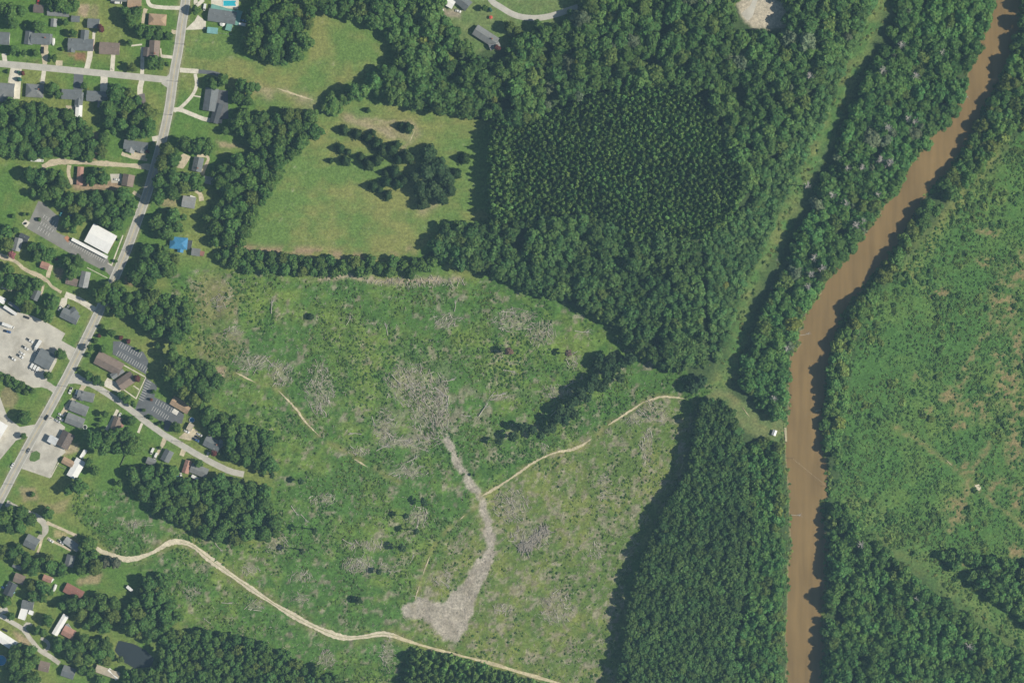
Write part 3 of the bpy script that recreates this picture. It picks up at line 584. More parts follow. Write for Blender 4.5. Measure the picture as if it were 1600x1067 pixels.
H('grey roof edge cut by the top border left of the tan garage', 'grey roof at the top border', 186, -5, 24, 14, 2, 'grey', vents=0)
H('long low grey shed with brick side behind the back gardens', 'long low garden shed', 91, 20, 33, 10, 4, 'grey', 'gable', wall='brick', cat='shed', h=2.4)
H('small upright grey shed below the long garden shed', 'small upright grey shed', 84, 36, 11, 8, 94, 'lgrey', cat='shed', h=2.2, windows=False, vents=0)
H('small grey shed left of the square grey garage', 'small grey garden shed', 118, 30, 12, 8, 5, 'slate', cat='shed', h=2.2, windows=False, vents=0)
H('square grey garage beside the maroon tree', 'square grey garage', 146, 37, 17, 13, 3, 'slate', cat='garage', vents=0)
H('small brownish shed under the trees at the top left', 'brownish shed under trees', 60, 14, 14, 11, 5, 'dbrown', cat='shed', windows=False, vents=0)
H('large grey house with pale patio at the left edge below the street', 'large grey patio house', 9, 141, 25, 20, 4, 'grey', wings=[(-4,12,12,14,94,'slate','gable',2.6)])
H('small blue-grey house half under a round shade tree', 'small blue-grey house', 54, 142, 26, 19, 4, 'grey', 'hip', chimney=True)
H('grey L-shaped house above the white-roofed shed', 'grey L-shaped house with dark drive', 112, 148, 30, 14, 3, 'slate', wings=[(11,8,22,11,93,'slate','gable',2.7)])
H('white metal-roofed shed below the grey L-shaped house', 'white metal shed', 123, 174, 17, 9, 93, 'white', 'gable', cat='shed', windows=False, vents=0, rise=.4)
H('slate house left of the dense yard woods below the street', 'slate house by the yard woods', 152, 151, 32, 15, 4, 'slate', wings=[(6,11,12,10,94,'slate','gable',2.7)], vents=2)
rt = H('long grey house with green porch roofs beside the swimming pool', 'green-roofed pool house', 347, 26, 42, 18, 8, 'slate', wings=[(2,-10,40,8,8,'green','flat',2.7),(24,2,9,23,8,'green','flat',2.65),(11,15,9,14,8,'green','flat',2.6)], wall='white', vents=3)
H('small green shed below the green-roofed pool house', 'small green shed', 332, 48, 15, 8, 6, 'teal', cat='shed', windows=False, vents=0)
H('grey ranch house at the loop driveway', 'grey ranch house', 329, 156, 34, 19, 98, 'slate', wings=[(9,21,30,12,8,'dark','gable',2.6)], wall='brick', vents=2)
H('grey house left of the shaded main road below the yard woods', 'grey house by the shaded road', 212, 228, 36, 13, 8, 'slate', wings=[(-8,4,12,12,98,'lgrey','gable',2.8),(8,6,8,10,98,'grey','gable',2.6)])
H('small slate house right of the shaded main road', 'small slate house', 309, 257, 21, 14, 102, 'slate', chimney=True)
H('grey-roofed shed below the small slate house', 'grey shed near the pasture woods', 326, 282, 14, 10, 12, 'lgrey', cat='shed', vents=0)
H('pale grey house with white porch corner above the shade trees', 'pale grey cottage', 295, 316, 19, 16, 10, 'lgrey', wings=[(5,-6,8,7,10,'white','flat',2.6)])
H('bright blue metal-roofed house beside the main road trees', 'blue-roofed house', 279, 380, 26, 17, 5, 'blue', 'hip', wings=[(3,9,9,8,95,'blue','gable',2.6),(16,2,8,13,5,'dark','flat',2.0)])
H('grey and red shed below the blue-roofed house', 'grey and red shed', 306, 394, 12, 10, 8, 'grey', wings=[(9,2,7,7,8,'red','flat',2.0)], cat='shed', vents=0)
H('long red metal-roofed trailer home above the church woods', 'red trailer home', 125, 275, 27, 8, 94, 'pink', 'gable', cat='trailer home', rise=.5)
H('two-tone grey shed left of the shaded main road', 'two-tone grey shed', 200, 282, 17, 17, 100, 'brown', cat='shed', vents=0)
H('large flat white-roofed church building beside its car park', 'white-roofed church', 157, 373, 40, 30, 28.5, 'white', 'gable', h=5.0, wall='brick', cat='church', vents=0, rise=1.0)
H('long white covered walkway along the church car park bays', 'white church walkway', 140, 388, 62, 4.5, 27.5, 'white', 'flat', h=2.6, cat='walkway', windows=False, vents=0)
H('dark grey house among trees left of the church car park', 'dark house left of the church lot', 37, 372, 14, 10, 25, 'dark', h=2.6)
H('narrow grey house by the pink flowering tree', 'narrow grey house', 27, 382, 19, 11, 105, 'lgrey')
H('small reddish-roofed shed on the winding dirt drive', 'small reddish shed', 70, 415, 12, 9, 20, 'pink', cat='shed', windows=False, vents=0)
H('pale grey house below the church lot hedge', 'pale house below the church lot', 132, 437, 24, 13, 102, 'lgrey')
H('brown-roofed cottage left of the pale grey house', 'brown cottage', 112, 440, 17, 10, 15, 'brown')
H('blue-grey shed among trees on the dirt drive', 'blue-grey shed', 56, 461, 15, 10, 115, 'slate', cat='shed', vents=0)
H('tan-roofed house among trees above the gravel yard', 'tan house above the yard', 12, 447, 15, 11, 20, 'beige')
H('white-roofed building at the left edge above the trailers', 'white roof at the left edge', 1, 468, 14, 9, 28, 'white', 'flat', vents=0, windows=False, cat='shed')
H('slate house alone on the mown lot beside the gravel yard', 'slate house on the mown lot', 109, 494, 27, 15, 27, 'slate', wings=[(5,-6,12,12,117,'slate','gable',2.8)], vents=2)
H('dark house deep in the trees right of the main road', 'dark house in the roadside trees', 243, 477, 16, 13, 20, 'slate', vents=0)
H('square grey workshop with white ridge strip in the gravel yard', 'grey workshop', 70, 561, 25, 24, 28, 'slate', 'gable', h=4.0, wall='grey', cat='workshop', rise=1.0)
H('long brown-roofed office building beside the upper car park', 'brown office building', 170, 568, 42, 20, 28, 'brown', wings=[(13,15,20,8,118,'grey','gable',3.0),(27,27,26,17,118,'brown','gable',3.1)], h=3.2, wall='brick', cat='office')
H('orange-tan roofed building at the edge of the woods by the car park', 'orange-tan building', 282, 633, 30, 13, 31, 'tan', h=3.0, cat='building', vents=0)
H('dark fronted grey house nearest the lane mouth', 'grey house nearest the lane mouth', 134, 619, 25, 13, 14, 'grey', wings=[(-8,-1,12,11,104,'dark','gable',2.9)])
H('grey house in the middle of the three on the mown green', 'middle house of the three', 123, 638, 27, 15, 22, 'grey', wings=[(-9,-4,14,9,112,'slate','gable',2.8)])
H('grey house with a red awning beside the filling station', 'red-awning house', 117, 657, 27, 15, 22, 'grey', wings=[(-11,-3,12,5,112,'red','flat',2.4)])
H('narrow brown house beside the lane and the large oak', 'narrow brown house', 182, 661, 19, 12, 110, 'brown', wings=[(4,1,15,5,110,'pink','flat',2.5)])
H('dark-roofed filling station shop with brown rear slope', 'filling station shop', 102, 687, 24, 19, 118, 'dbrown', 'gable', h=3.4, cat='shop', vents=3)
H('tan-roofed shed left of the white metal barn', 'tan shed', 106, 722, 17, 9, 28, 'tan', cat='shed', windows=False, vents=0)
H('white metal-roofed barn partly shaded by a tree', 'white metal barn', 119, 732, 30, 15, 120, 'white', 'gable', h=3.4, cat='barn', vents=0, rise=.7)
H('narrow white shed above the white metal barn', 'narrow white shed', 130, 709, 14, 5, 122, 'white', 'flat', cat='shed', windows=False, vents=0)
H('small beige trailer home at the gravel pad by the lane', 'beige trailer', 297, 667, 11, 8, 118, 'beige', 'flat', cat='trailer home', vents=0)
H('grey house with complex roof on the upper side of the lane', 'grey house above the lane', 332, 693, 25, 16, 27, 'slate', wings=[(9,2,17,10,117,'lgrey','gable',2.9)], chimney=True)
H('dark slate house with pale front below the lane', 'dark slate house below the lane', 261, 712, 17, 13, 117, 'slate')
H('small grey shed behind the two white vans', 'grey shed by the vans', 236, 721, 13, 9, 22, 'grey', cat='shed', vents=0)
H('narrow red-brown house below the lane', 'narrow red-brown house', 292, 729, 19, 9, 108, 'pink')
H('grey house at the wooded end of the lane', 'grey house at the lane end', 311, 735, 26, 14, 22, 'grey')
H('slate house at the head of the gravel drive near the bottom left', 'slate house on the gravel drive', 49, 847, 19, 18, 28, 'slate', vents=1)
H('pale mobile home tucked under dark trees', 'pale mobile home', 112, 850, 25, 10, 35, 'lgrey', cat='mobile home', rise=.5)
H('blue-grey cottage shaded by trees below the mobile home', 'blue-grey cottage', 109, 876, 17, 12, 105, 'grey')
H('small grey cottage among trees near the left edge', 'small grey cottage', 28, 882, 13, 12, 25, 'grey', vents=0)
H('dull brown roof among trees near the left edge', 'dull brown roof', 30, 904, 15, 13, 20, 'brown', vents=0, cat='shed')
H('pinkish shed with white end beside the yard', 'pinkish shed', 74, 904, 13, 8, 22, 'pink', cat='shed', wings=[(6,2,5,6,22,'white','flat',2.4)], windows=False, vents=0)
H('red-brown mobile home with white roof vents', 'red-brown mobile home', 115, 924, 29, 14, 28, 'red', cat='mobile home', vents=3, rise=.8)
H('teal-edged dark house in shade at the left edge', 'teal-edged dark house', 16, 920, 20, 14, 115, 'dark', wings=[(0,0,16,3,115,'teal','gable',2.9)])
H('grey house with white carport above the gravel loop', 'grey carport house', 43, 945, 17, 12, 10, 'slate', wings=[(-7,13,19,11,98,'white','flat',2.7),(5,12,7,6,10,'white','flat',2.4)])
H('long white trailer home standing diagonally above a pink roof', 'long white trailer home', 94, 976, 34, 8, 121, 'white', 'gable', cat='trailer home', rise=.35)
H('pink-red roofed house right of the long white trailer', 'pink-red roofed house', 107, 988, 18, 14, 28, 'pink', wings=[(1,-6,16,5,28,'lgrey','flat',2.4)])
H('long cream-white metal building at the lower left edge', 'long cream building', 10, 1001, 40, 14, 33, 'white', 'gable', h=3.2, cat='building', rise=.7)
H('brown-grey shed below the gravel road fork', 'brown-grey shed', 69, 1041, 15, 14, 14, 'brown', cat='shed', vents=1)
H('dark house in the shade at the bottom left', 'dark shaded house', 107, 1050, 19, 16, 20, 'slate', vents=0)
H('long tan and white mobile home near the pond', 'tan mobile home by the pond', 168, 1050, 37, 10, 20, 'beige', cat='mobile home', wings=[(8,3,18,7,20,'white','gable',2.9)], rise=.5)
H('white-roofed garage at the top centre border', 'white garage at the top', 702, 4, 15, 13, 30, 'white', 'gable', cat='garage', rise=.5, windows=False, vents=0)
H('slate house cut by the top centre border', 'slate house at the top centre', 722, 2, 26, 16, 40, 'slate', vents=1)
H('grey house ringed by woods below the estate road', 'grey house in the woods', 759, 57, 38, 16, 33, 'grey', wings=[(13,13,15,11,123,'lgrey','gable',2.9)], chimney=True)
H('small white shelter on the river bank', 'river shelter', 1210, 676, 7, 5, 110, 'white', 'gable', cat='shelter', windows=False, vents=0, h=2.2, rise=.8)
H('huge white-roofed warehouse corner at the left edge', 'white warehouse corner', -14, 668, 40, 30, 30, 'white', 'gable', h=5.0, cat='warehouse', rise=1.0, vents=0)
# pump canopy on posts
x, y = W(84, 687); rt = tag(empty('pump_canopy', (x, y, 0), math.radians(-28)), 'white flat pump canopy in front of the filling station shop', 'canopy')
MB().box(0, 0, 5.0, 7.4, 6.0, .7).build('deck', roof_mat('metal'), rt)
for sx_ in (-2.2, 2.2): MB().box(sx_, 0, 2.33, .35, .35, 4.64).build('post', WALLS['white'], rt); MB().box(sx_, 1.2, .8, .6, .9, 1.6).build('fuel_pump', WALLS['grey'], rt)

# ------------------------------------------------------------------ pools and small yard things
def pool_round(label, px, py, r_, c, ringc=(.55, .55, .55), name='round_pool', cat='pool'):
    x, y = W(px, py); rt = tag(empty(name, (x, y, 0)), label, cat); b = MB(); n_ = 24
    for z0, z1, ra, rb in ((0, 1.1, r_, r_ - .25),):
        vs = [(q * math.cos(2 * math.pi * k / n_), q * math.sin(2 * math.pi * k / n_), z) for q, z in ((ra, z0), (ra, z1), (rb, z1), (rb, z0)) for k in range(n_)]
        fs = [(a * n_ + k, a * n_ + (k + 1) % n_, (a + 1) % 4 * n_ + (k + 1) % n_, (a + 1) % 4 * n_ + k) for a in range(4) for k in range(n_)]
        b.add(vs, fs)
    b.build('rim', mat('pool_rim%d' % int(ringc[0] * 100), ringc), rt)
    w_ = MB().add([((r_ - .26) * math.cos(2 * math.pi * k / n_), (r_ - .26) * math.sin(2 * math.pi * k / n_), .92) for k in range(n_)], [tuple(range(n_))]); w_.build('water' if cat == 'pool' else 'mat', mat('surface_' + name + str(int(px)), c, rough=.12), rt)
    return rt
pool_round('round blue above-ground pool between the beige trailer and woods', 300, 656, 2.1, (.04, .20, .42))
pool_round('round blue above-ground pool at the lower left edge', 2, 1031, 4.2, (.05, .28, .48))
pool_round('round trampoline with white rim behind the red-awning house', 133, 667, 1.7, (.03, .035, .03), (.8, .8, .8), 'trampoline', 'trampoline')
x0, y0, x1, y1 = POOL_BOX; x, y = W((x0 + x1) / 2, (y0 + y1) / 2); lx, ly = (x1 - x0) * S, (y1 - y0) * S
rt = tag(empty('swimming_pool', (x, y, 0)), 'turquoise rectangular swimming pool above the green-roofed house', 'pool')
b = MB()
for a, c_, e, f in ((0, ly / 2, lx + .5, .5), (0, -ly / 2, lx + .5, .5), (lx / 2, 0, .5, ly - .5), (-lx / 2, 0, .5, ly - .5)): b.box(a, c_, .17, e, f, .3)
b.build('coping', mat('pool_coping', (.7, .68, .62)), rt); MB().box(0, 0, .12, lx - .5, ly - .5, .16).build('water', mat('pool_water', (.03, .42, .52), rough=.06, var=.1, scale=.8, spec=.5), rt)
MB().box(lx / 2 - .6, 0, .4, .5, 1.6, .1).build('diving_board', WALLS['white'], rt)
def parasol(label, px, py, r_, c):
    x, y = W(px, py); rt = tag(empty('parasol', (x, y, 0)), label, 'parasol'); b = MB(); n_ = 8
    b.add([(0, 0, 2.9)] + [(r_ * math.cos(2 * math.pi * k / n_), r_ * math.sin(2 * math.pi * k / n_), 2.2) for k in range(n_)], [(0, 1 + k, 1 + (k + 1) % n_) for k in range(n_)])
    b.build('canopy', mat('parasol_%d' % px, c), rt); MB().cyl(0, 0, 0, 2.88, .05, 6).build('pole', WALLS['white'], rt)
parasol('red parasol on the lawn below the estate road', 767, 28, 1.5, (.55, .10, .07)); parasol('white garden tent canopy on the lawn beside the green shed', 348, 38, 2.2, (.75, .75, .72))
def fence(label, a, b_, c, npan):
    p0, p1 = Vector((*W(*a), 0)), Vector((*W(*b_), 0)); d = p1 - p0; rt = tag(empty('fence', p0, math.atan2(d.y, d.x)), label, 'fence'); L = d.length; m = mat('fence_' + str(int(c[0] * 100)), c)
    for k in range(npan + 1): MB().box(L * k / npan, 0, .75, .14, .14, 1.5).build('post', m, rt)
    for k in range(npan): MB().box(L * (k + .5) / npan, .09, .8, L / npan - .02, .05, 1.2).build('panel', m, rt)
fence('grey board fence running down the lawn right of the large oak', (189,727), (200,703), (.26, .24, .21), 6); fence('pale fence right of the small green shed', (340,52), (362,55), (.6, .62, .58), 5)
fence('yellow barrier rail beside the tan shed', (90,726), (102,732), (.60, .50, .16), 3); fence('dark fence below the wide lawn corner of the slate house', (119,167), (119,183), (.3, .3, .3), 4)
def dumpster(label, px, py, c):
    x, y = W(px, py); rt = tag(empty('dumpster', (x, y, .12), .5), label, 'dumpster'); m = mat('dumpster_green', c, rough=.6)
    MB().box(0, 0, .65, 1.8, 1.2, 1.1, taper=1.12).build('bin', m, rt); MB().box(0, 0, 1.26, 2.1, 1.4, .1).build('lid', TYRE, rt)
dumpster('dark dumpster on the concrete pad by the church car park', 40.5, 349.5, (.05, .07, .05))
# utility poles
pm_ = MB().tube([(0, 0, 0), (0, 0, 9.5)], [.17, .11], 8).mesh('shaft', BARK); cm_ = MB().box(0, 0, 9.0, 2.4, .14, .16).mesh('crossarm', BARK); im_ = MB().cyl(0, 0, 9.08, 9.3, .07, 6).mesh('insulator', WALLS['grey'])
for (px, py) in [(299,20),(289,70),(279,128),(269,180),(252,243),(232,318),(204,392),(172,468),(143,530),(107,604),(81,653),(52,705),(24,757),(60,98),(118,102),(176,109),(170,612),(228,652),(286,690)]:
    x, y = W(px, py); lane = px in (170, 228, 286); side = px in (60, 118, 176)
    rt = tag(empty('utility_pole', (x, y, 0), math.radians(60 if lane else 90 if side else 25)), 'wooden utility pole with crossarm beside the ' + ('lane' if lane else 'residential street' if side else 'main road'), 'utility pole', 'poles along the ' + ('lane' if lane else 'residential street' if side else 'main road'))
    link('shaft', pm_, rt); link('crossarm', cm_, rt)
    for k in (-1, 0, 1): link('insulator', im_, rt, (k * 1.05, 0, 0))
pts = [Vector((*W(1238 + 54 * t, 716 + 44 * t), 3.5 - 5 * t * (1 - t))) for t in np.linspace(0, 1, 20)]
rt = tag(empty('river_cable', (*W(1238, 716), 0)), 'thin pale cable strung across the river', 'cable'); o = MB().tube([tuple(p - rt.location) for p in pts], .045, 5).build('cable', mat('cable_steel', (.55, .5, .42)), rt)
for t in (0, 1): q = pts[0 if t == 0 else -1] - rt.location; MB().cyl(q.x, q.y, -1.2, q.z + .3, .14, 6).build('post', BARK, rt)

# ------------------------------------------------------------------ vehicles
def loft(secs):
    b = MB(); vs = []; fs = []
    for (x, z0, z1, hw) in secs:
        c_ = min(.18, (z1 - z0) * .4); vs += [(x, -hw * .92, z0), (x, hw * .92, z0), (x, hw, z0 + c_), (x, hw, z1 - c_), (x, hw * .86, z1), (x, -hw * .86, z1), (x, -hw, z1 - c_), (x, -hw, z0 + c_)]
    for i in range(len(secs) - 1):
        for k in range(8): fs.append((i * 8 + k, i * 8 + (k + 1) % 8, (i + 1) * 8 + (k + 1) % 8, (i + 1) * 8 + k))
    fs += [tuple(range(8))[::-1], tuple((len(secs) - 1) * 8 + k for k in range(8))]
    return b.add(vs, fs)
def frustum(xa0, xa1, xb0, xb1, z0, z1, w0, w1):
    return MB().add([(xa0, -w0, z0), (xa1, -w0, z0), (xa1, w0, z0), (xa0, w0, z0), (xb0, -w1, z1), (xb1, -w1, z1), (xb1, w1, z1), (xb0, w1, z1)], [(3, 2, 1, 0), (4, 5, 6, 7), (0, 1, 5, 4), (1, 2, 6, 5), (2, 3, 7, 6), (3, 0, 4, 7)])
WHM = MB().tube([(0, -.11, 0), (0, .11, 0)], .33, 14).mesh('wheel', TYRE); HUB = MB().tube([(0, -.12, 0), (0, .12, 0)], .19, 10).mesh('rim', RIM)
VB = {}
VB['car'] = dict(body=loft([(-2.25, .42, .86, .80), (-2.1, .3, .98, .88), (-1.0, .25, 1.0, .90), (.9, .25, .98, .90), (1.9, .28, .86, .88), (2.25, .4, .74, .78)]).mesh('body', PAINT), glass=frustum(-1.75, 1.05, -1.15, .35, .95, 1.42, .80, .66).mesh('glass', GLASS), roof=frustum(-1.2, .4, -1.1, .28, 1.40, 1.48, .68, .62).mesh('roof', PAINT), wheels=(1.38, -1.38, .78))
VB['pickup'] = dict(body=loft([(-2.75, .5, 1.0, .92), (-2.65, .4, 1.08, .97), (-.6, .38, 1.08, .98), (1.2, .38, 1.08, .98), (2.5, .42, 1.02, .95), (2.8, .5, .9, .88)]).mesh('body', PAINT), glass=frustum(-.75, 1.45, -.5, .75, 1.05, 1.66, .86, .72).mesh('glass', GLASS), roof=frustum(-.55, .8, -.5, .7, 1.64, 1.73, .74, .68).mesh('roof', PAINT), bed=MB().box(-1.72, 0, 1.10, 1.75, 1.5, .06).mesh('bed', TYRE), wheels=(1.75, -1.7, .86))
VB['van'] = dict(body=loft([(-2.7, .4, 1.9, .88), (-2.6, .32, 2.05, .96), (.9, .32, 2.05, .97), (1.6, .32, 1.85, .95), (2.1, .34, 1.15, .93), (2.65, .42, .95, .85)]).mesh('body', PAINT), glass=frustum(1.25, 2.2, 1.05, 1.62, 1.2, 1.95, .90, .80).mesh('glass', GLASS), wheels=(1.7, -1.7, .86))
VB['box_truck'] = dict(body=loft([(2.2, .5, 2.1, 1.0), (2.4, .45, 2.35, 1.05), (3.3, .45, 2.3, 1.05), (3.8, .45, 1.5, 1.03), (4.5, .55, 1.25, .95)]).mesh('cab', PAINT), glass=frustum(3.2, 4.0, 3.1, 3.5, 1.45, 2.25, .98, .88).mesh('glass', GLASS), roof=MB().box(-1.5, 0, 2.15, 7.2, 2.4, 2.5).mesh('cargo_box', PAINT), wheels=(3.4, -2.6, 1.0))
VB['trailer'] = dict(body=MB().box(0, 0, 2.4, 11.5, 2.5, 2.7).mesh('box', PAINT), roof=MB().box(-1.0, 0, .95, 8.0, 1.2, .2).mesh('chassis', TYRE), wheels=(-3.2, -4.4, 1.05))
VB['camper'] = dict(body=loft([(-3.0, .6, 2.3, 1.1), (-2.8, .5, 2.75, 1.2), (2.4, .5, 2.75, 1.2), (2.9, .7, 1.8, 1.12)]).mesh('body', PAINT), roof=MB().box(.3, 0, 2.85, .8, .8, .25).mesh('roof_vent', PAINT), glass=MB().box(-1.0, 0, 1.9, 1.2, 2.46, .6).mesh('window', GLASS), wheels=(.4, -.5, 1.0))
VB['boat'] = dict(body=loft([(-2.9, .8, 1.3, .95), (-1, .6, 1.45, 1.15), (1.2, .6, 1.5, 1.1), (2.4, .8, 1.45, .7), (3.1, 1.1, 1.4, .12)]).mesh('hull', PAINT), roof=frustum(-2.5, 1.8, -1.8, .9, 1.42, 1.75, .9, .4).mesh('cover', PAINT), wheels=(-.6, -1.3, .98))
COLS = dict(white=(.72, .72, .70), silver=(.45, .46, .47), grey=(.2, .21, .22), black=(.02, .02, .025), red=(.42, .03, .03), blue=(.04, .10, .25), lblue=(.15, .35, .5), tan=(.4, .35, .25), green=(.05, .12, .07), teal=(.10, .35, .38))
def vehicle(kind, c, px, py, ang, label, z=.1):
    v = VB[kind]; x, y = W(px, py); nm = {'car': 'car', 'pickup': 'pickup_truck', 'van': 'van', 'box_truck': 'box_truck', 'trailer': 'semi_trailer', 'camper': 'camper_trailer', 'boat': 'boat_on_trailer'}[kind]
    rt = tag(empty(nm, (x, y, z), math.radians(-ang)), label, nm.replace('_', ' ') if nm != 'boat_on_trailer' else 'boat')
    for key in ('body', 'glass', 'roof', 'bed'):
        if key in v: o = link(v[key].name.split('.')[0], v[key], rt); o.color = (*COLS[c], 1)
    a, b_, w_ = v['wheels']
    for xx in (a, b_):
        for sy_ in (-1, 1): o = link('wheel', WHM, rt, (xx, sy_ * w_, .33)); link('rim', HUB, o)
    if kind in ('car', 'pickup', 'van'):
        for sy_ in (-1, 1): link('headlight', HLM, rt, ({'car': 2.18, 'pickup': 2.72, 'van': 2.6}[kind], sy_ * .6, .68 if kind == 'car' else .8))
    return rt
HLM = MB().box(0, 0, 0, .12, .3, .16).mesh('headlight', LAMP)
V = vehicle
V('boat','white',84,66,92,'white covered boat parked right of the grey L-shaped house'); V('car','red',60,3,100,'small red car at the top left border'); V('van','white',185,5,2,'white van under the grey roof at the top border'); V('car','black',178,5,10,'black car left of the white van at the top border')
V('pickup','black',67,79,92,'dark pickup parked in the tan driveway of the grey L-shaped house'); V('van','white',320,12,100,'white van left of the green-roofed pool house'); V('camper','white',379,39,10,'white camper right of the green-roofed pool house'); V('car','lblue',381,33,15,'pale blue car above the white camper')
V('box_truck','white',59,251,4,'white box truck on the grass above the shaded trees'); V('car','white',183,281,10,'white car left of the two-tone grey shed'); V('car','white',332,332,60,'white car alone on the grass near the pasture woods'); V('car','teal',96,334,112,'teal car in the shade at the top of the church car park'); V('car','lblue',110,340,112,'pale blue car in the church car park shade, right of the teal car')
V('car','grey',106,480,120,'grey car above the slate house on the mown lot'); V('car','white',94,482,125,'white car left of the slate house on the mown lot'); V('trailer','white',17,485,33,'long white semi trailer parked at the top of the gravel yard'); V('trailer','grey',24,479,33,'grey semi trailer beside the white one in the gravel yard')
V('pickup','white',47,532,32,'white pickup furthest from the workshop in the yard, topmost of the parked row'); V('pickup','white',40,543.5,32,'white pickup second from the top in the gravel yard row'); V('car','white',35,552,32,'white car third from the top in the gravel yard row'); V('pickup','white',32,556.5,32,'white pickup directly under the third car of the gravel yard row'); V('pickup','white',20,560,32,'white pickup lowest and leftmost in the gravel yard row')
V('box_truck','white',59,540.5,122,'white box truck above the grey workshop'); V('box_truck','white',14,509,20,'white truck body beside the material heap in the gravel yard'); V('car','black',42,496,20,'black car at the upper edge of the gravel yard'); V('pickup','blue',12,518,15,'dark blue pickup at the left of the gravel yard')
V('van','white',49.5,572.5,120,'white van left of the three under the workshop'); V('van','white',54,575,120,'white van in the middle of the three under the workshop'); V('van','white',58.7,577.5,120,'white van right of the three under the workshop'); V('car','silver',59,551,122,'silver car beside the left wall of the workshop')
V('pickup','white',110.5,610,112,'white pickup on the grass near the lane mouth'); V('van','white',120,614,112,'white van at the house nearest the lane mouth'); V('car','white',95.5,648,30,'white car topmost of three by the red-awning house'); V('pickup','white',94.5,654,30,'white pickup in the middle of three by the red-awning house'); V('car','silver',90,657.5,30,'silver car lowest of three by the red-awning house')
V('car','white',187,649,115,'white car above the narrow brown house'); V('van','white',238,704.5,115,'white van upper of two in the tan drive below the lane'); V('van','white',243.5,712,115,'white van lower of two in the tan drive below the lane'); V('car','silver',312,679,28,'silver car topmost of three at the gravel pad by the lane'); V('car','black',309,683,28,'black car in the middle of three at the gravel pad'); V('pickup','blue',306.5,687,28,'dark blue pickup lowest of three at the gravel pad')
V('car','white',292,674,25,'white car under the beige trailer'); V('camper','white',305,745.5,28,'white camper below the grey house at the lane end'); V('car','lblue',277,741,80,'pale car left of two under the narrow red-brown house'); V('car','white',283,743,80,'white car right of two under the narrow red-brown house')
V('car','white',80,844.5,35,'white car on the left of the path to the pale mobile home'); V('pickup','white',95.5,846.5,35,'white pickup right beside the pale mobile home'); V('car','blue',7,918,20,'blue car beside the teal-edged dark house'); V('boat','white',86,918,110,'small white boat on the lawn by the red-brown mobile home'); V('car','white',690,14,50,'white car left of the white garage at the top'); V('car','white',716,18,15,'white car below the slate house at the top centre')
V('camper','white',203,919,40,'white camper at the edge of the lower left woods'); V('car','black',8,984,25,'black car beside the long cream building')
V('car','white',19.5,727,121,'white car driving up the main road near the left edge', .14); V('car','grey',44.5,704,121,'grey car on the main road beside the forecourt island', .14); V('car','black',73,652,300,'dark car on the main road above the filling station canopy', .14)

# ------------------------------------------------------------------ trees
def ico(sub=1):
    bm = bmesh.new(); bmesh.ops.create_icosphere(bm, subdivisions=sub, radius=1.0)
    v = np.array([q.co for q in bm.verts]); f = np.array([[q.index for q in t.verts] for t in bm.faces]); bm.free(); return v, f
ICO1 = ico(1); ICO2 = ico(2)
def rand_dirs(rg, n_, zmin):
    z = rg.uniform(zmin, 1, n_); a = rg.uniform(0, 2 * np.pi, n_); r_ = np.sqrt(np.maximum(0, 1 - z * z)); return np.stack([r_ * np.cos(a), r_ * np.sin(a), z], 1)
def leaf_quads(rg, P, Nn, s0, s1, jit=.36):
    n_ = len(P); Nn = Nn + rg.normal(0, jit, Nn.shape); Nn /= np.linalg.norm(Nn, axis=1)[:, None] + 1e-9
    a = rg.normal(size=(n_, 3)); U = np.cross(Nn, a); U /= np.linalg.norm(U, axis=1)[:, None] + 1e-9; V_ = np.cross(Nn, U)
    s = rg.uniform(s0, s1, n_)[:, None]; k = rg.uniform(.55, 1.0, n_)[:, None]
    sk = rg.uniform(-.4, .4, n_)[:, None]
    return np.stack([P - U * s - V_ * s * k, P + U * s * (1 + sk) - V_ * s * k * .6, P + U * s + V_ * s * k, P - U * s * (1 - sk) + V_ * s * k * .8], 1)
def crown_lobed(seed, nl, n_leaf, hz, lr=(.26, .42), spread=.66, core=.80, sz=(.10, .19), low=False):
    """crown of radius 1, base at z 0, top near hz: uneven lobes with leaf clumps around them"""
    rg = np.random.default_rng(seed); Cn = []; R_ = []
    ph = rg.uniform(0, 6.28); ex = rg.uniform(.8, 1.12)
    for i in range(nl):
        a = i * 2.399 + ph + rg.normal(0, .25); rr = spread * math.sqrt((i + .3) / nl) * rg.uniform(.8, 1.12)
        r_ = rg.uniform(*lr); z = hz * (.86 - .62 * (rr / spread) ** 1.6) * rg.uniform(.78, 1.1) - r_ * .35
        Cn.append((rr * math.cos(a) * ex, rr * math.sin(a) / ex, max(z, r_ * .6))); R_.append(r_)
    Cn = np.array(Cn); R_ = np.array(R_); tv, tf = [], []; off = 0
    iv, if_ = ICO1
    for c_, r_ in zip(Cn, R_):
        v = iv * (1 + rg.uniform(-.18, .18, len(iv)))[:, None] * r_ * core; v[:, 2] *= 1.05
        tv.append(v + c_); tf.append(if_ + off); off += len(iv)
    w_ = R_ ** 2 / (R_ ** 2).sum(); k = rg.choice(nl, n_leaf, p=w_); d = rand_dirs(rg, n_leaf, -.25)
    P = Cn[k] + d * (R_[k] * rg.uniform(.82, 1.12, n_leaf))[:, None]
    keep = np.ones(n_leaf, bool)
    for j in range(nl):
        inside = np.linalg.norm(P - Cn[j], axis=1) < R_[j] * .78; keep &= ~(inside & (k != j))
    P, d = P[keep], d[keep]; d[:, 2] += .25
    q = leaf_quads(rg, P, d, *sz); nq = len(q)
    V_ = np.concatenate([np.concatenate(tv), q.reshape(-1, 3)]); F3 = np.concatenate(tf); F4 = off + np.arange(nq * 4).reshape(-1, 4)
    return V_, F4, F3
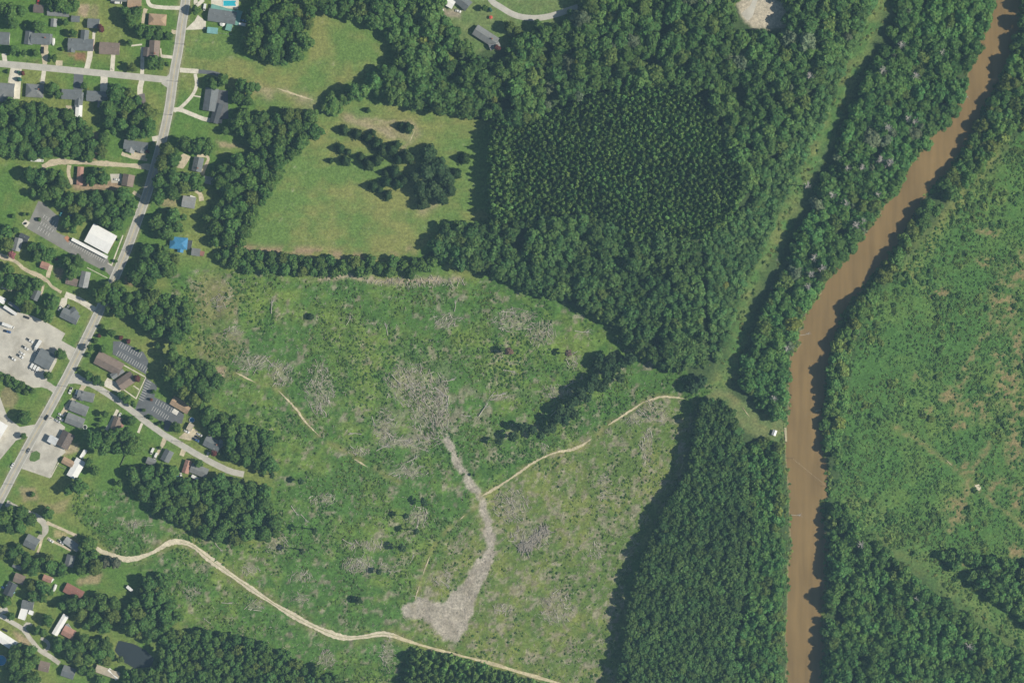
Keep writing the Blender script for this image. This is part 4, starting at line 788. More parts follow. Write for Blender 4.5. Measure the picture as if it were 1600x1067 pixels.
def crown_cone(seed, n_leaf, hz, sz=(.10, .2), whorls=7, core=.62):
    rg = np.random.default_rng(seed); n_ = 9; tv = [(0, 0, hz)]; tf = []
    rings = [(0.0, .55), (.18, .86), (.45, .62), (.72, .32)]
    for zf, rr in rings:
        for k in range(n_): a = 2 * math.pi * k / n_; q = rr * core * rg.uniform(.7, 1.2); tv.append((q * math.cos(a), q * math.sin(a), hz * zf))
    for i in range(len(rings) - 1):
        for k in range(n_):
            a, b_, c_, d = 1 + i * n_ + k, 1 + i * n_ + (k + 1) % n_, 1 + (i + 1) * n_ + (k + 1) % n_, 1 + (i + 1) * n_ + k; tf += [(a, b_, c_), (a, c_, d)]
    for k in range(n_): tf.append((0, 1 + 3 * n_ + k, 1 + 3 * n_ + (k + 1) % n_))
    lob = rg.uniform(0, 6.28, 12); t = rg.random(n_leaf) ** 1.5; a = rg.uniform(0, 2 * np.pi, n_leaf)
    env = np.interp(t, [0, .15, .5, .8, 1], [.75, .95, .62, .30, .04]) * (1 + .22 * np.cos(5 * a + lob[0]) * (1 - t) + .15 * np.cos(t * whorls * 6.28))
    rr = env * rg.uniform(.75, 1.08, n_leaf); P = np.stack([rr * np.cos(a), rr * np.sin(a), hz * (t * .96)], 1)
    Nn = np.stack([np.cos(a) * .8, np.sin(a) * .8, np.full(n_leaf, .8)], 1)
    q = leaf_quads(rg, P, Nn, *sz, .45); F4 = len(tv) + np.arange(n_leaf * 4).reshape(-1, 4)
    return np.concatenate([np.array(tv), q.reshape(-1, 3)]), F4, np.array(tf)
# crown shapes are unit radius wide and one unit tall per unit of height scale
def kinds(q, z):                             # q scales the number of leaf clumps, z their size
    f = lambda n_: int(n_ * q); m = lambda a_, b_: (a_ * z, b_ * z)
    return {
 'shade':  [crown_lobed(100 + i, 14 + i % 5, f(1100), 1.0, (.22, .36), .68, .82, m(.055, .11)) for i in range(8)],
 'wood':   [crown_lobed(200 + i, 12 + i % 5, f(900), 1.0, (.23, .38), .68, .82, m(.06, .12)) for i in range(9)],
 'river':  [crown_lobed(300 + i, 12 + i % 5, f(900), 1.0, (.23, .40), .68, .82, m(.06, .12)) for i in range(9)],
 'pine':   [crown_lobed(400 + i, 13 + i % 4, f(700), 1.0, (.19, .29), .72, .70, m(.06, .13)) for i in range(8)],
 'sapling': [crown_cone(500 + i, f(170), 1.0, m(.12, .25), 5) for i in range(8)],
 'cedar':  [crown_cone(600 + i, f(800), 1.0, m(.07, .14), 8, .72) for i in range(6)],
 'shrub':  [crown_lobed(700 + i, 7, f(420), 1.0, (.32, .48), .56, .85, m(.085, .16)) for i in range(6)]}
KINDS = kinds(1.0, 1.0); MASSK = kinds(.36, 1.6)
CM = {k: [np_mesh('crown', v, f4, f3, LEAF) for v, f4, f3 in lst] for k, lst in KINDS.items()}
def trunk_mesh(seed, limbs, top=1.0):
    rg = random.Random(seed); b = MB().tube([(0, 0, -.02), (.01, 0, .1), (.02, .01, .45), (0, .02, top)], [.036, .026, .018, .006], 7)
    for k in range(limbs):
        a = 2.4 * k + rg.random(); z = rg.uniform(.38, .72); e = rg.uniform(.16, .28)
        b.tube([(0.01, .01, z), (e * .5 * math.cos(a), e * .5 * math.sin(a), z + .07), (e * math.cos(a), e * math.sin(a), z + .17)], [.011, .007, .003], 5)
    return b.mesh('trunk', BARK)
TM = {'leafy': [trunk_mesh(i, 6, .85) for i in range(4)], 'conifer': [trunk_mesh(10 + i, 0, .92) for i in range(2)]}
DEPTH = {'shade': 1.5, 'wood': 1.35, 'river': 1.35, 'pine': 1.4, 'sapling': 2.3, 'cedar': 9, 'shrub': 9}
def crown_base(kind, r_, h): return max(h - DEPTH[kind] * r_, .05 * h if kind == 'cedar' else 0.0 if kind == 'shrub' else .16 * h)
def put_tree(name, kind, px, py, r_, h, c, label, group=None, cat='tree', vi=None):
    """r_ in metres; pushes the base in so that the crown top, seen from the survey plane, stands over its plan position"""
    x, y = W(px, py); f = 1 - h * .72 / CAM_H; cb = crown_base(kind, r_, h)
    rt = tag(empty(name, (x * f, y * f, 0), random.uniform(0, 6.28)), label, cat, group)
    lst = CM[kind]; o = link('crown', lst[random.randrange(len(lst)) if vi is None else vi], rt, (0, 0, cb)); o.scale = (r_ * random.uniform(.86, 1.14), r_ * random.uniform(.86, 1.14), h - cb); o.color = (*c, 1)
    if kind != 'shrub':
        t = link('trunk', random.choice(TM['conifer' if kind in ('sapling', 'cedar', 'pine') else 'leafy']), rt); t.scale = (h, h, h)
    return rt
def tint(base, v=.20, hue=.11, rg=random):
    k = 1 + rg.uniform(-v, v); a = rg.uniform(-hue, hue); b_ = rg.uniform(-hue, hue) * .5
    return (max(.004, base[0] * k * (1 + a)), max(.004, base[1] * k), max(.004, base[2] * k * (1 + b_ - a * .4)))
G_SHADE, G_WOOD, G_RIVER, G_PINE, G_SAP, G_CEDAR = (.088, .176, .044), (.090, .180, .048), (.094, .205, .054), (.080, .158, .046), (.125, .235, .062), (.056, .112, .038)
MAROON, YELLOWISH, OLIVE, PINKISH = (.17, .065, .055), (.26, .27, .05), (.120, .175, .045), (.36, .14, .14)
class Grid:
    def __init__(s, cell): s.c = cell; s.d = {}
    def ok(s, x, y, r_, k):
        i, j = int(x // s.c), int(y // s.c)
        for a in (i - 1, i, i + 1):
            for b_ in (j - 1, j, j + 1):
                for (u, v, w_) in s.d.get((a, b_), ()):
                    if (u - x) ** 2 + (v - y) ** 2 < (k * (w_ + r_)) ** 2: return False
        return True
    def add(s, x, y, r_): s.d.setdefault((int(x // s.c), int(y // s.c)), []).append((x, y, r_))
def scatter(poly, rmin, rmax, k=.62, tries=None, grid=None, seed=0, bias=1.5, inset=.6):
    rg = random.Random(seed); xs = [q[0] for q in poly]; ys = [q[1] for q in poly]; area = (max(xs) - min(xs)) * (max(ys) - min(ys))
    grid = grid or Grid(2 * rmax * max(k, .5) + 1); out = []; tries = tries or int(area / (rmin * rmin) * 3.2); n_ = len(poly)
    sizes = sorted((rmin + (rmax - rmin) * rg.random() ** bias for _ in range(tries)), reverse=True)
    for r_ in sizes:
        x, y = rg.uniform(min(xs), max(xs)), rg.uniform(min(ys), max(ys)); c_ = False; j = n_ - 1
        for i in range(n_):
            if (poly[i][1] > y) != (poly[j][1] > y) and x < (poly[j][0] - poly[i][0]) * (y - poly[i][1]) / (poly[j][1] - poly[i][1]) + poly[i][0]: c_ = not c_
            j = i
        if c_ and inset > 0:
            for du, dv in ((1, 0), (-1, 0), (0, 1), (0, -1)):
                X_, Y_ = x + du * r_ * inset, y + dv * r_ * inset; c2 = False; j = n_ - 1
                if X_ < 0 or X_ > 1600 or Y_ < 0 or Y_ > 1067: continue
                for i in range(n_):
                    if (poly[i][1] > Y_) != (poly[j][1] > Y_) and X_ < (poly[j][0] - poly[i][0]) * (Y_ - poly[i][1]) / (poly[j][1] - poly[i][1]) + poly[i][0]: c2 = not c2
                    j = i
                if not c2: c_ = False; break
        if c_ and grid.ok(x, y, r_, k): grid.add(x, y, r_); out.append((x, y, r_))
    return out
def mass(name, items, label, cat):
    """items: (kind, px, py, r, h, colour) joined into one object"""
    Vs, F4s, F3s, Cs = [], [], [], []; off = 0
    for kind, px, py, r_, h, c in items:
        v, f4, f3 = random.choice(MASSK[kind]); x, y = W(px, py); f = 1 - h * .72 / CAM_H; a = random.uniform(0, 6.28); ca, sa = math.cos(a), math.sin(a); cb = crown_base(kind, r_, h); v = v * np.array([random.uniform(.86, 1.14), random.uniform(.86, 1.14), 1.0])
        Vs.append(np.stack([(v[:, 0] * ca - v[:, 1] * sa) * r_ + x * f, (v[:, 0] * sa + v[:, 1] * ca) * r_ + y * f, v[:, 2] * (h - cb) + cb], 1))
        F4s.append(f4 + off); F3s.append(f3 + off); Cs.append(np.tile(c, (len(v), 1))); off += len(v)
    me = np_mesh(name, np.concatenate(Vs), np.concatenate(F4s), np.concatenate(F3s), LEAF_ATTR, np.concatenate(Cs))
    return tag(link(name, me), label, cat, kind='stuff')
# yard clusters --------------------------------------------------------------
CL = [  # (label, polygon, rmin px, rmax px)
 ('broad shade tree in the wood at the left edge below the street', [(0,160),(25,155),(60,163),(100,170),(118,185),(140,190),(140,210),(115,225),(90,243),(40,247),(0,245)], 6, 13),
 ('broad shade tree in the yard woods right of the slate house', [(172,135),(200,140),(210,150),(240,172),(246,200),(236,216),(200,212),(170,210),(165,185),(160,165)], 7, 15),
 ('broad shade tree between the yard woods and the dirt drive', [(95,228),(140,222),(146,216),(165,212),(172,225),(168,248),(150,250),(100,248)], 6, 12),
 ('broad shade tree below the white box truck', [(30,262),(65,264),(98,265),(103,290),(93,305),(70,300),(35,280)], 7, 14),
 ('broad shade tree right of the red trailer home', [(138,264),(165,262),(172,280),(150,290),(136,285)], 6, 13),
 ('broad shade tree in the wood above the church', [(42,300),(80,292),(110,297),(160,297),(205,300),(212,312),(203,330),(196,350),(182,358),(150,344),(132,346),(118,364),(98,360),(100,345),(112,330),(80,318),(60,310)], 6, 13),
 ('tall shade tree leaning over the shaded main road', [(254,230),(285,216),(330,226),(330,240),(284,238),(274,258),(284,272),(318,272),(316,288),(298,294),(258,316),(238,316),(237,292),(242,262)], 6, 14),
 ('broad shade tree below the pale grey cottage', [(246,332),(262,332),(292,328),(287,360),(262,370),(240,364),(236,348)], 8, 15),
 ('broad shade tree below the blue-roofed house', [(228,382),(262,382),(262,396),(288,402),(270,422),(232,446),(196,440),(202,422),(212,402)], 8, 15),
 ('broad shade tree left of the pasture, below the ranch house', [(330,272),(345,258),(365,245),(400,235),(440,225),(480,200),(497,185),(502,205),(480,222),(455,245),(442,275),(412,312),(398,350),(376,388),(345,392),(330,380),(322,362),(318,338),(332,325),(345,300)], 7, 15),
 ('broad shade tree in the belt left of the upper pasture track', [(365,185),(400,175),(440,170),(475,172),(498,180),(480,205),(440,225),(400,232),(385,212),(362,205)], 7, 14),
 ('tall roadside tree in the belt right of the main road, above the offices', [(150,442),(185,442),(200,457),(240,457),(300,467),(307,490),(292,530),(268,545),(248,530),(238,515),(200,490),(180,494),(158,480),(148,462)], 7, 15),
 ('dark tree in the wood right of the office car parks', [(255,560),(272,547),(300,560),(330,572),(345,592),(332,622),(312,642),(290,622),(272,612),(256,596)], 7, 14),
 ('dark tree in the wood above the end of the lane', [(316,628),(345,642),(380,652),(425,682),(432,730),(420,745),(392,727),(356,716),(352,690),(326,672),(312,655)], 7, 14),
 ('broad tree in the wood below the lane', [(196,745),(218,728),(260,728),(300,750),(330,748),(380,748),(420,762),(425,790),(440,830),(420,850),(370,850),(320,840),(272,815),(232,790),(205,765)], 8, 15),
 ('large oak in the clump between lane and filling station', [(132,674),(180,670),(215,677),(225,695),(205,710),(168,708),(140,700),(128,690)], 8, 16),
 ('shade tree over the lower end of the white metal barn', [(100,748),(130,750),(140,762),(122,774),(100,770)], 8, 14),
 ('shade tree at the left edge below the main road', [(0,795),(22,792),(50,800),(54,815),(45,828),(10,830),(0,825)], 7, 13),
 ('dark tree right of the pale mobile home', [(126,842),(142,842),(156,870),(158,890),(136,904),(118,896),(118,880),(124,866)], 8, 15),
 ('grey-green tree at the start of the haul road', [(154,870),(185,868),(190,884),(170,890)], 7, 12),
 ('small tree in the clump left of the blue-grey cottage', [(62,872),(75,867),(98,882),(103,894),(80,900),(62,890)], 6, 12),
 ('small tree near the left edge below the slate house', [(0,850),(30,850),(38,866),(60,870),(65,890),(50,898),(38,888),(20,872),(0,872)], 6, 11),
 ('tree in the clump above the grey carport house', [(42,910),(75,907),(82,925),(65,940),(48,936),(38,925)], 7, 12),
 ('broad tree in the wood below the red-brown mobile home', [(92,938),(112,936),(132,938),(150,926),(172,932),(190,950),(176,985),(150,985),(122,976),(110,957),(95,955)], 7, 14),
 ('broad tree in the wood above the pond', [(228,892),(262,905),(270,940),(285,970),(255,985),(240,998),(215,995),(190,990),(192,955),(215,925)], 7, 14),
 ('tree between the gravel loop and the pond', [(82,1002),(110,1000),(130,992),(150,1000),(178,998),(176,1015),(182,1028),(165,1034),(145,1040),(110,1030),(86,1020)], 7, 13),
 ('tree at the bottom left corner', [(8,1012),(45,1006),(60,1022),(58,1040),(55,1067),(20,1075),(12,1045)], 7, 14),
 ('dark tree in the wood at the bottom below the haul road', [(195,1048),(240,1044),(248,1010),(252,985),(300,985),(350,990),(420,1006),(470,1032),(520,1056),(560,1070),(560,1088),(195,1088)], 6, 11),
 ('shade tree left of the church car park', [(0,355),(22,352),(30,362),(18,372),(20,388),(0,388)], 6, 11),
 ('shade tree between the dirt drive and the church car park', [(42,380),(70,382),(85,396),(80,410),(60,414),(44,400)], 7, 13),
 ('shade tree below the middle of the church car park', [(96,402),(120,400),(128,410),(122,428),(108,436),(100,425)], 7, 13),
 ('shade tree in the clump above the gravel yard', [(0,415),(25,413),(40,440),(55,430),(70,440),(66,448),(46,452),(45,470),(65,488),(44,490),(24,468),(26,454),(0,440)], 6, 12),
 ('shade tree left of the slate house on the mown lot', [(76,464),(92,460),(94,474),(84,482),(84,500),(72,504),(66,494),(73,484)], 6, 12),
 ('hedge shrub in the row below the gravel yard', [(-2,582),(15,588),(35,602),(53,608),(50,618),(35,614),(10,600),(-2,594)], 4, 7),
 ('large leafy tree in the clump right of the pool house', [(385,30),(398,5),(405,-10),(490,-10),(488,40),(480,88),(462,98),(440,100),(420,92),(395,84),(380,72),(378,52)], 9, 18),
 ('tree in the hedgerow between pasture and clear-cut', [(335,398),(380,390),(420,397),(560,407),(640,406),(672,402),(690,414),(640,430),(560,426),(470,428),(400,424),(350,414)], 6, 11),
]
INDIV = {'shade_tree': []}; seed = 10
shade_all = []
for lab, poly, a, b_ in CL:
    seed += 1; pine = 'bottom below the haul' in lab; hedge = 'hedge shrub' in lab
    for (x, y, r_) in scatter(poly, a * .8, b_ * 1.05, .62, seed=seed, bias=1.1, inset=.15 if 'hedge' in lab else .42):
        R_ = r_ * S * 1.05; h = R_ * 1.2 + random.uniform(5.0, 9.0)
        if 'hedgerow' in lab: h = R_ + random.uniform(4, 6)
        if 'main road' in lab or 'roadside' in lab or 'office car parks' in lab or 'filling station' in lab: h += 4
        if pine: h = random.uniform(11, 15)
        if hedge: h = R_ * 1.5
        u = random.random(); c = tint(G_SHADE) if u > .10 else tint(OLIVE, .15, .05)
        if 'grey-green' in lab: c = tint((.13, .14, .085))
        shade_all.append(('shrub' if hedge else 'pine' if pine and random.random() < .6 else 'shade', x, y, R_, h, c, lab))
# single yard trees and shrubs, labels from the nearest building -------------------
SINGLE = [  # x, y, radius px, tone
 (59,41,12,'g'),(39,40,5,'g'),(16,20,16,'g'),(4,14,12,'g'),(19,37,10,'g'),(33,17,9,'g'),(94,7,14,'g'),(105,12,11,'g'),(115,8,10,'g'),(80,7,10,'g'),(102,35,6,'g'),(114,52,8,'g'),(97,77,4,'g'),(55,83,6,'g'),(37,83,6,'g'),(20,78,10,'g'),(84,91,6,'g'),(157,45,7,'m'),(202,67,6,'g'),
 (203,30,16,'g'),(212,21,12,'g'),(196,20,12,'g'),(219,47,13,'g'),(233,50,13,'g'),(247,53,12,'g'),(262,56,9,'g'),(206,106,9,'o'),(191,98,3,'g'),(239,98,13,'g'),(249,100,11,'g'),(261,100,4,'g'),(131,134,6,'g'),(136,139,3,'y'),(81,138,12,'g'),(90,147,9,'g'),(12,112,4,'g'),(35,115,4,'m'),(29,113,3.5,'t'),(30,124,5,'t'),
 (306,16,9,'g'),(347,125,13,'g'),(332,130,12,'g'),(377,133,12,'g'),(389,137,13,'g'),(401,136,9,'g'),(372,153,12,'g'),(386,157,11,'g'),(380,178,13,'g'),(371,184,11,'g'),(366,199,9,'g'),(352,204,8,'g'),(61,343,4,'g'),(37,335,4,'g'),(44,335,3,'g'),(20,338,4,'g'),(18,398,7,'p'),(159,511,5,'g'),(174,520,8,'g'),(149,533,5,'g'),(141,543,6,'g'),(138,555,5,'g'),(160,545,7,'g'),
 (188,528,5,'m'),(200,533,5,'m'),(154,525,4,'m'),(94,553,10,'g'),(75,587,9,'g'),(123,577,4.5,'g'),(138,588,8,'g'),(150,594,9,'g'),(158,599,6,'g'),(188,617,7,'g'),(197,624,8,'g'),(208,631,6,'g'),(214,591,7,'m'),(239,612,5,'g'),(236,624,3.5,'r'),(224,641,4,'g'),(235,652,5,'g'),(248,662,4,'g'),(164,647,6,'g'),(156,656,5,'g'),(152,664,4,'g'),(204,657,10,'g'),(37,652,13,'g'),(36,681,6,'g'),
 (50,772,5,'g'),(74,802,12,'g'),(275,668,9,'g'),(253,661,4,'g'),(334,708,6,'m'),(342,709,5,'g'),(17,963,7,'g'),(74,969,10,'g'),(58,985,9,'g'),(67,988,8,'g'),(8,941,11,'g'),(165,1032,11,'o'),(188,1030,6,'o'),(96,1010,5,'m'),(777,75,6,'m'),(757,13,6,'g'),(766,16,4,'t'),(796,42,12,'o'),(808,48,10,'o'),(840,40,12,'g'),(893,22,10,'g'),(230,237,5,'m'),(250,700,3,'g'),(310,724,8,'g'),(186,755,6,'g'),(148,735,9,'g'),(138,722,8,'g'),(88,405,4,'m'),(163,421,3,'g'),(180,408,4,'g'),(184,374,3,'g'),(246,540,6,'g'),(218,548,3,'g'),(212,545,3,'g'),(230,1000,8,'g'),(63,832,3,'g'),(128,1046,8,'g'),(140,1050,9,'g'),(155,1062,9,'g'),(32,830,5,'g'),(325,220,6,'g'),(270,1000,7,'g')]
TONE = {'g': G_SHADE, 'm': MAROON, 'o': OLIVE, 'y': YELLOWISH, 't': (.06, .17, .14), 'p': PINKISH, 'r': (.24, .11, .06)}
TN = {'g': 'green', 'm': 'maroon', 'o': 'olive-green', 'y': 'yellow', 't': 'blue-green', 'p': 'pink flowering', 'r': 'orange-brown'}
used = {}
singles = []
for (x, y, r_, t) in SINGLE:
    land, lx, ly, lr = min(LANDMARKS, key=lambda q: (q[1] - x) ** 2 + (q[2] - y) ** 2); dx, dy = x - lx, y - ly
    side = ('right of' if dx > 0 else 'left of') if abs(dx) > abs(dy) else ('below' if dy > 0 else 'above')
    sz = 'small' if r_ < 5.5 else 'mid-sized' if r_ < 10 else 'large'
    base = f"{sz} {TN[t]} {'shrub' if r_ < 5.5 else 'tree'} {side} the {land}"; singles.append([x, y, r_, t, base, math.hypot(dx, dy)])
for b0 in set(s[4] for s in singles):
    grp = sorted([s for s in singles if s[4] == b0], key=lambda s: s[5])
    if len(grp) > 1:
        for s, w_ in zip(grp, ('nearest', 'second nearest', 'third nearest', 'fourth nearest', 'fifth nearest', 'sixth nearest')): s[4] = b0 + ', ' + w_ + ' to it'
for x, y, r_, t, lab, _d in singles:
    R_ = r_ * S; sh = r_ < 5.5; h = R_ * 1.8 + .8 if sh else R_ * 1.35 + random.uniform(4, 7)
    put_tree('yard_shrub' if sh else 'yard_tree', 'shrub' if sh else 'shade', x, y, R_, h, tint(TONE[t], .15, .06), lab, 'yard shrubs' if sh else 'yard trees', 'shrub' if sh else 'tree')
# conifers and big trees on the pasture ---------------------------------------
CED = [(574,172,4),(516,251,4),(537,203,8),(557,209,8),(574,215,8),(587,223,9),(597,234,9),(611,233,10),(619,226,7),(635,245,11),(622,248,9),(531,232,8),(543,237,5),(539,251,8),(575,256,10),(588,250,9),(563,245,7),(616,268,8),(602,270,6),(583,291,9),(603,284,9),(593,296,6),(620,286,8),(630,281,8),(605,305,8),(725,247,9),(637,199,9),(711,271,9),(626,197,6),(582,207,5)]
for i, (x, y, r_) in enumerate(sorted(CED)):
    put_tree('cedar_tree', 'cedar', x, y, r_ * S * 1.05, r_ * S * 2.1 + 2.2, tint(G_CEDAR, .15), 'dark conical cedar in the loose group on the pasture' if r_ > 4.5 else 'small dark conical cedar standing apart on the pasture', 'cedars on the pasture')
for (x, y, r_) in [(669,240,16),(685,262,17),(696,278,15),(665,268,17),(677,296,17),(656,296,15),(703,297,13),(661,318,12),(690,310,12),(648,275,12)]:
    put_tree('oak_tree', 'shade', x, y, r_ * S, r_ * S + random.uniform(6, 8), tint((.062, .115, .044), .12), 'broad dark oak in the dense clump on the pasture', 'oak clump on the pasture')
# sparse pines left standing in the clear-cut ------------------------------------
LEFT = [(955,560,6),(947,582,6),(928,592,6),(941,604,6),(908,614,6),(893,632,6),(897,648,5),(882,657,6),(862,667,6),(818,667,6),(802,682,6),(934,570,6),(1082,603,8),(1095,596,7),(918,622,5),(876,640,5),(968,590,5),(780,690,4),(845,680,5),(938,560,6),(950,570,6),(931,600,6),(920,606,6),(900,624,6),(886,644,6),(870,655,5),(852,672,5),(833,672,4),(948,595,5),(972,566,7),(985,560,7),(962,575,6)]
for (x, y, r_) in LEFT: put_tree('sparse_pine', 'pine', x, y, r_ * S * 1.9, random.uniform(13, 17), tint((.050, .100, .04), .12), 'thin dark pine left standing in the line above the sandy track', 'pines left standing in the clear-cut')
for (x, y, r_, h, lab) in [(492,829,6,23,'tall lone pine with a long shadow, upper of two near the wood below the lane'), (472,861,6,22,'tall lone pine with a long shadow, lower of two above the haul road'), (662,784,7,13,'lone broad pine left of the woodchip path'), (650,830,6,17,'lone thin pine beside the south dirt spur'), (634,806,6,14,'lone thin pine left of the south dirt spur'), (628,856,8,15,'lone bushy pine in the lower clear-cut above the haul road'), (592,893,6,10,'short pine beside a slash patch in the lower clear-cut'), (560,938,8,9,'low bushy tree above the bend of the haul road'), (795,549,8,14,'brown dying pine in the middle of the clear-cut, left of two'), (888,552,7,13,'brown dying pine in the middle of the clear-cut, right of two'), (485,495,6,6,'low dark bush in the upper clear-cut'), (740,742,3,5,'small dark bush on the woodchip path'), (425,742,7,12,'dark tree at the clear-cut edge by the end of the lane'), (470,752,7,12,'dark tree standing out from the lane wood into the clear-cut')]:
    put_tree('lone_pine', 'pine' if h > 10 else 'shade', x, y, r_ * S, h, tint((.20, .15, .11) if 'middle of the clear-cut' in lab else (.055, .105, .042), .12), lab)

# woods -----------------------------------------------------------------------
WOODS = [  # (name, kind, label, group, polygon, rmin px, rmax px, hmin, hmax, tone, packing)
 ('woodland_tree', 'wood', 'woodland tree in the wood between pasture and estate road', 'upper wood', [(488,-20),(700,-20),(690,20),(725,62),(742,84),(790,88),(850,95),(850,185),(800,192),(765,188),(740,180),(690,178),(645,172),(615,160),(600,148),(575,148),(545,163),(512,178),(495,172),(515,155),(545,140),(585,120),(612,100),(618,65),(590,44),(550,30),(505,18)], 5, 18, 14, 21, G_WOOD, .60),
 ('woodland_tree', 'wood', 'woodland tree in the wood between estate road and river corridor', 'north-east wood', [(800,62),(832,48),(880,36),(930,-20),(1150,-20),(1150,38),(1175,52),(1224,52),(1238,-20),(1362,-20),(1335,50),(1300,92),(1272,140),(1238,212),(1208,255),(1178,305),(1164,300),(1150,248),(1112,168),(1062,138),(982,128),(882,162),(852,178),(852,100),(790,84)], 4.5, 17, 14, 20, G_WOOD, .60),
 ('woodland_tree', 'wood', 'woodland tree in the wood between young plantation and clear-cut', 'lower wood', [(785,352),(850,340),(900,334),(1000,368),(1085,375),(1098,420),(1100,500),(1106,575),(1045,582),(998,552),(962,508),(900,475),(840,458),(775,434),(705,412),(672,390),(690,350),(750,348)], 5, 15, 14, 20, (.084, .168, .048), .56),
 ('planted_pine', 'sapling', 'small planted pine in the dense young plantation', 'young plantation', [(764,190),(850,182),(890,165),(980,130),(1060,140),(1110,170),(1150,240),(1168,290),(1142,342),(1100,372),(1000,366),(900,332),(850,338),(765,350)], 3.2, 4.6, 11.5, 12.8, G_SAP, .66),
 ('planted_pine', 'sapling', 'young pine in the small plantation at the bottom below the dirt track', 'bottom plantation', [(640,1014),(700,1026),(800,1059),(840,1080),(840,1095),(632,1095)], 5, 7.5, 12, 14, G_SAP, .58),
 ('plantation_pine', 'pine', 'tall pine in the plantation between clear-cut and river trees', 'mature plantation', [(1092,632),(1122,622),(1150,645),(1165,700),(1172,800),(1165,900),(1150,1000),(1142,1088),(958,1088),(975,1000),(985,930),(1003,870),(1034,800),(1072,745),(1082,690)], 4.5, 9, 15.5, 18.5, G_PINE, .52),
 ('riverside_tree', 'river', 'riverside tree in the strip between tall pines and lower river bank', 'lower left bank', [(1168,705),(1188,690),(1216,694),(1222,760),(1224,850),(1220,950),(1218,1088),(1142,1088),(1152,1000),(1168,900),(1175,800)], 4, 11, 9, 12.5, G_RIVER, .56),
 ('riverside_tree', 'river', 'riverside tree in the belt between grassy corridor and upper river bank', 'upper left bank', [(1400,-12),(1550,-12),(1544,40),(1523,90),(1509,135),(1489,178),(1455,217),(1424,257),(1397,302),(1371,335),(1342,374),(1312,410),(1287,440),(1264,470),(1246,505),(1232,556),(1226,600),(1224,655),(1206,655),(1190,630),(1158,600),(1168,560),(1190,490),(1226,425),(1252,362),(1284,300),(1316,220),(1350,130),(1385,60),(1402,30)], 4.5, 15, 10.5, 14.5, G_RIVER, .58),
 ('corridor_shrub', 'shrub', 'bushy young tree along the west side of the grassy corridor', 'corridor bushes', [(1355,-12),(1336,50),(1304,92),(1274,145),(1240,214),(1210,260),(1180,312),(1165,325),(1140,350),(1098,380),(1104,420),(1108,520),(1116,570),(1142,515),(1158,455),(1194,388),(1222,318),(1254,252),(1290,178),(1318,112),(1342,60),(1370,-12)], 3, 9, 3.5, 7, (.105, .215, .066), .50),
 ('riverside_tree', 'river', 'riverside tree on the far bank beside the brush field', 'far bank', [(1606,-12),(1650,-12),(1650,190),(1600,192),(1572,214),(1540,256),(1500,296),(1455,342),(1424,388),(1392,428),(1366,468),(1346,500),(1332,540),(1322,600),(1312,700),(1306,738),(1292,732),(1287,660),(1293,600),(1303,545),(1320,499),(1345,468),(1371,434),(1398,398),(1424,356),(1451,311),(1479,281),(1501,244),(1530,198),(1560,143),(1587,80)], 4.5, 13, 10.5, 14, (.105, .205, .052), .58),
 ('riverside_tree', 'river', 'riverside tree in the wood at the lower right', 'lower right wood', [(1296,792),(1322,790),(1332,815),(1381,860),(1452,922),(1536,986),(1602,1026),(1612,1088),(1294,1088),(1292,1000),(1296,900),(1300,850)], 4.5, 15, 12, 16, (.094, .200, .052), .58),
 ('riverside_tree', 'river', 'riverside tree in the copse cut by the lower right border', 'right border copse', [(1462,862),(1490,862),(1545,872),(1640,884),(1640,1000),(1572,952),(1515,908)], 6, 11, 9, 13, (.098, .200, .052), .58),
]
by = {}
for i, (nm, kind, lab, grp, poly, a, b_, h0, h1, tone, pk) in enumerate(WOODS):
    for (x, y, r_) in scatter(poly, a, b_, pk, seed=900 + i, inset=.3 if kind in ('river', 'shrub') else .5, tries=int(max(3000, 14000 if kind == 'sapling' and i == 3 else 0)) if kind == 'sapling' else None):
        R_ = r_ * S; h = random.uniform(h0, h1) * random.uniform(.90, 1.05) * (.80 + .22 * min(1, (r_ - a) / (b_ - a + 1e-6))); u = random.random(); k2 = kind
        c = tint(tone, .22, .12)
        if kind in ('wood', 'river') and u < .07: c = tint((.115, .178, .046), .15, .04)
        if kind in ('wood', 'river', 'shrub') and u > .994: c = tint((.19, .235, .05), .15, .04)
        if kind == 'wood' and u > .72: k2 = 'pine'; h *= 1.05
        if 'lower wood' in grp and u > .45: k2 = 'pine'
        if grp == 'upper left bank' and .40 < u < .46: c = tint((.155, .205, .115), .2, .05)
        if grp == 'north-east wood' and .40 < u < .46: c = tint((.14, .185, .10), .2, .05)
        if grp == 'far bank' and u > .80: c = tint((.16, .22, .055), .2, .06)
        if kind in ('wood', 'river'):
            if float(N2(np.array([x]), np.array([y]), 24, 2)[0]) < .22: continue
            h *= .62 + .72 * float(N4(np.array([x]), np.array([y]), 34, 2)[0])
        q = .66 + .66 * float(N3(np.array([x]), np.array([y]), 45, 3)[0]); c = (c[0] * q, c[1] * q, c[2] * q)
        if kind == 'sapling': h *= 1.45 if x < 796 and grp == 'young plantation' else 1.0
        by.setdefault(nm, []).append((k2, x, y, R_ * (1.18 if kind in ('river', 'wood') else 1.62 if kind == 'sapling' else 1.25), h, c, lab, grp))
for it in shade_all: by.setdefault('shade_tree' if it[0] != 'shrub' else 'hedge_shrub', []).append((*it, it[6][:60]))
LIM = {'shade_tree': 320}
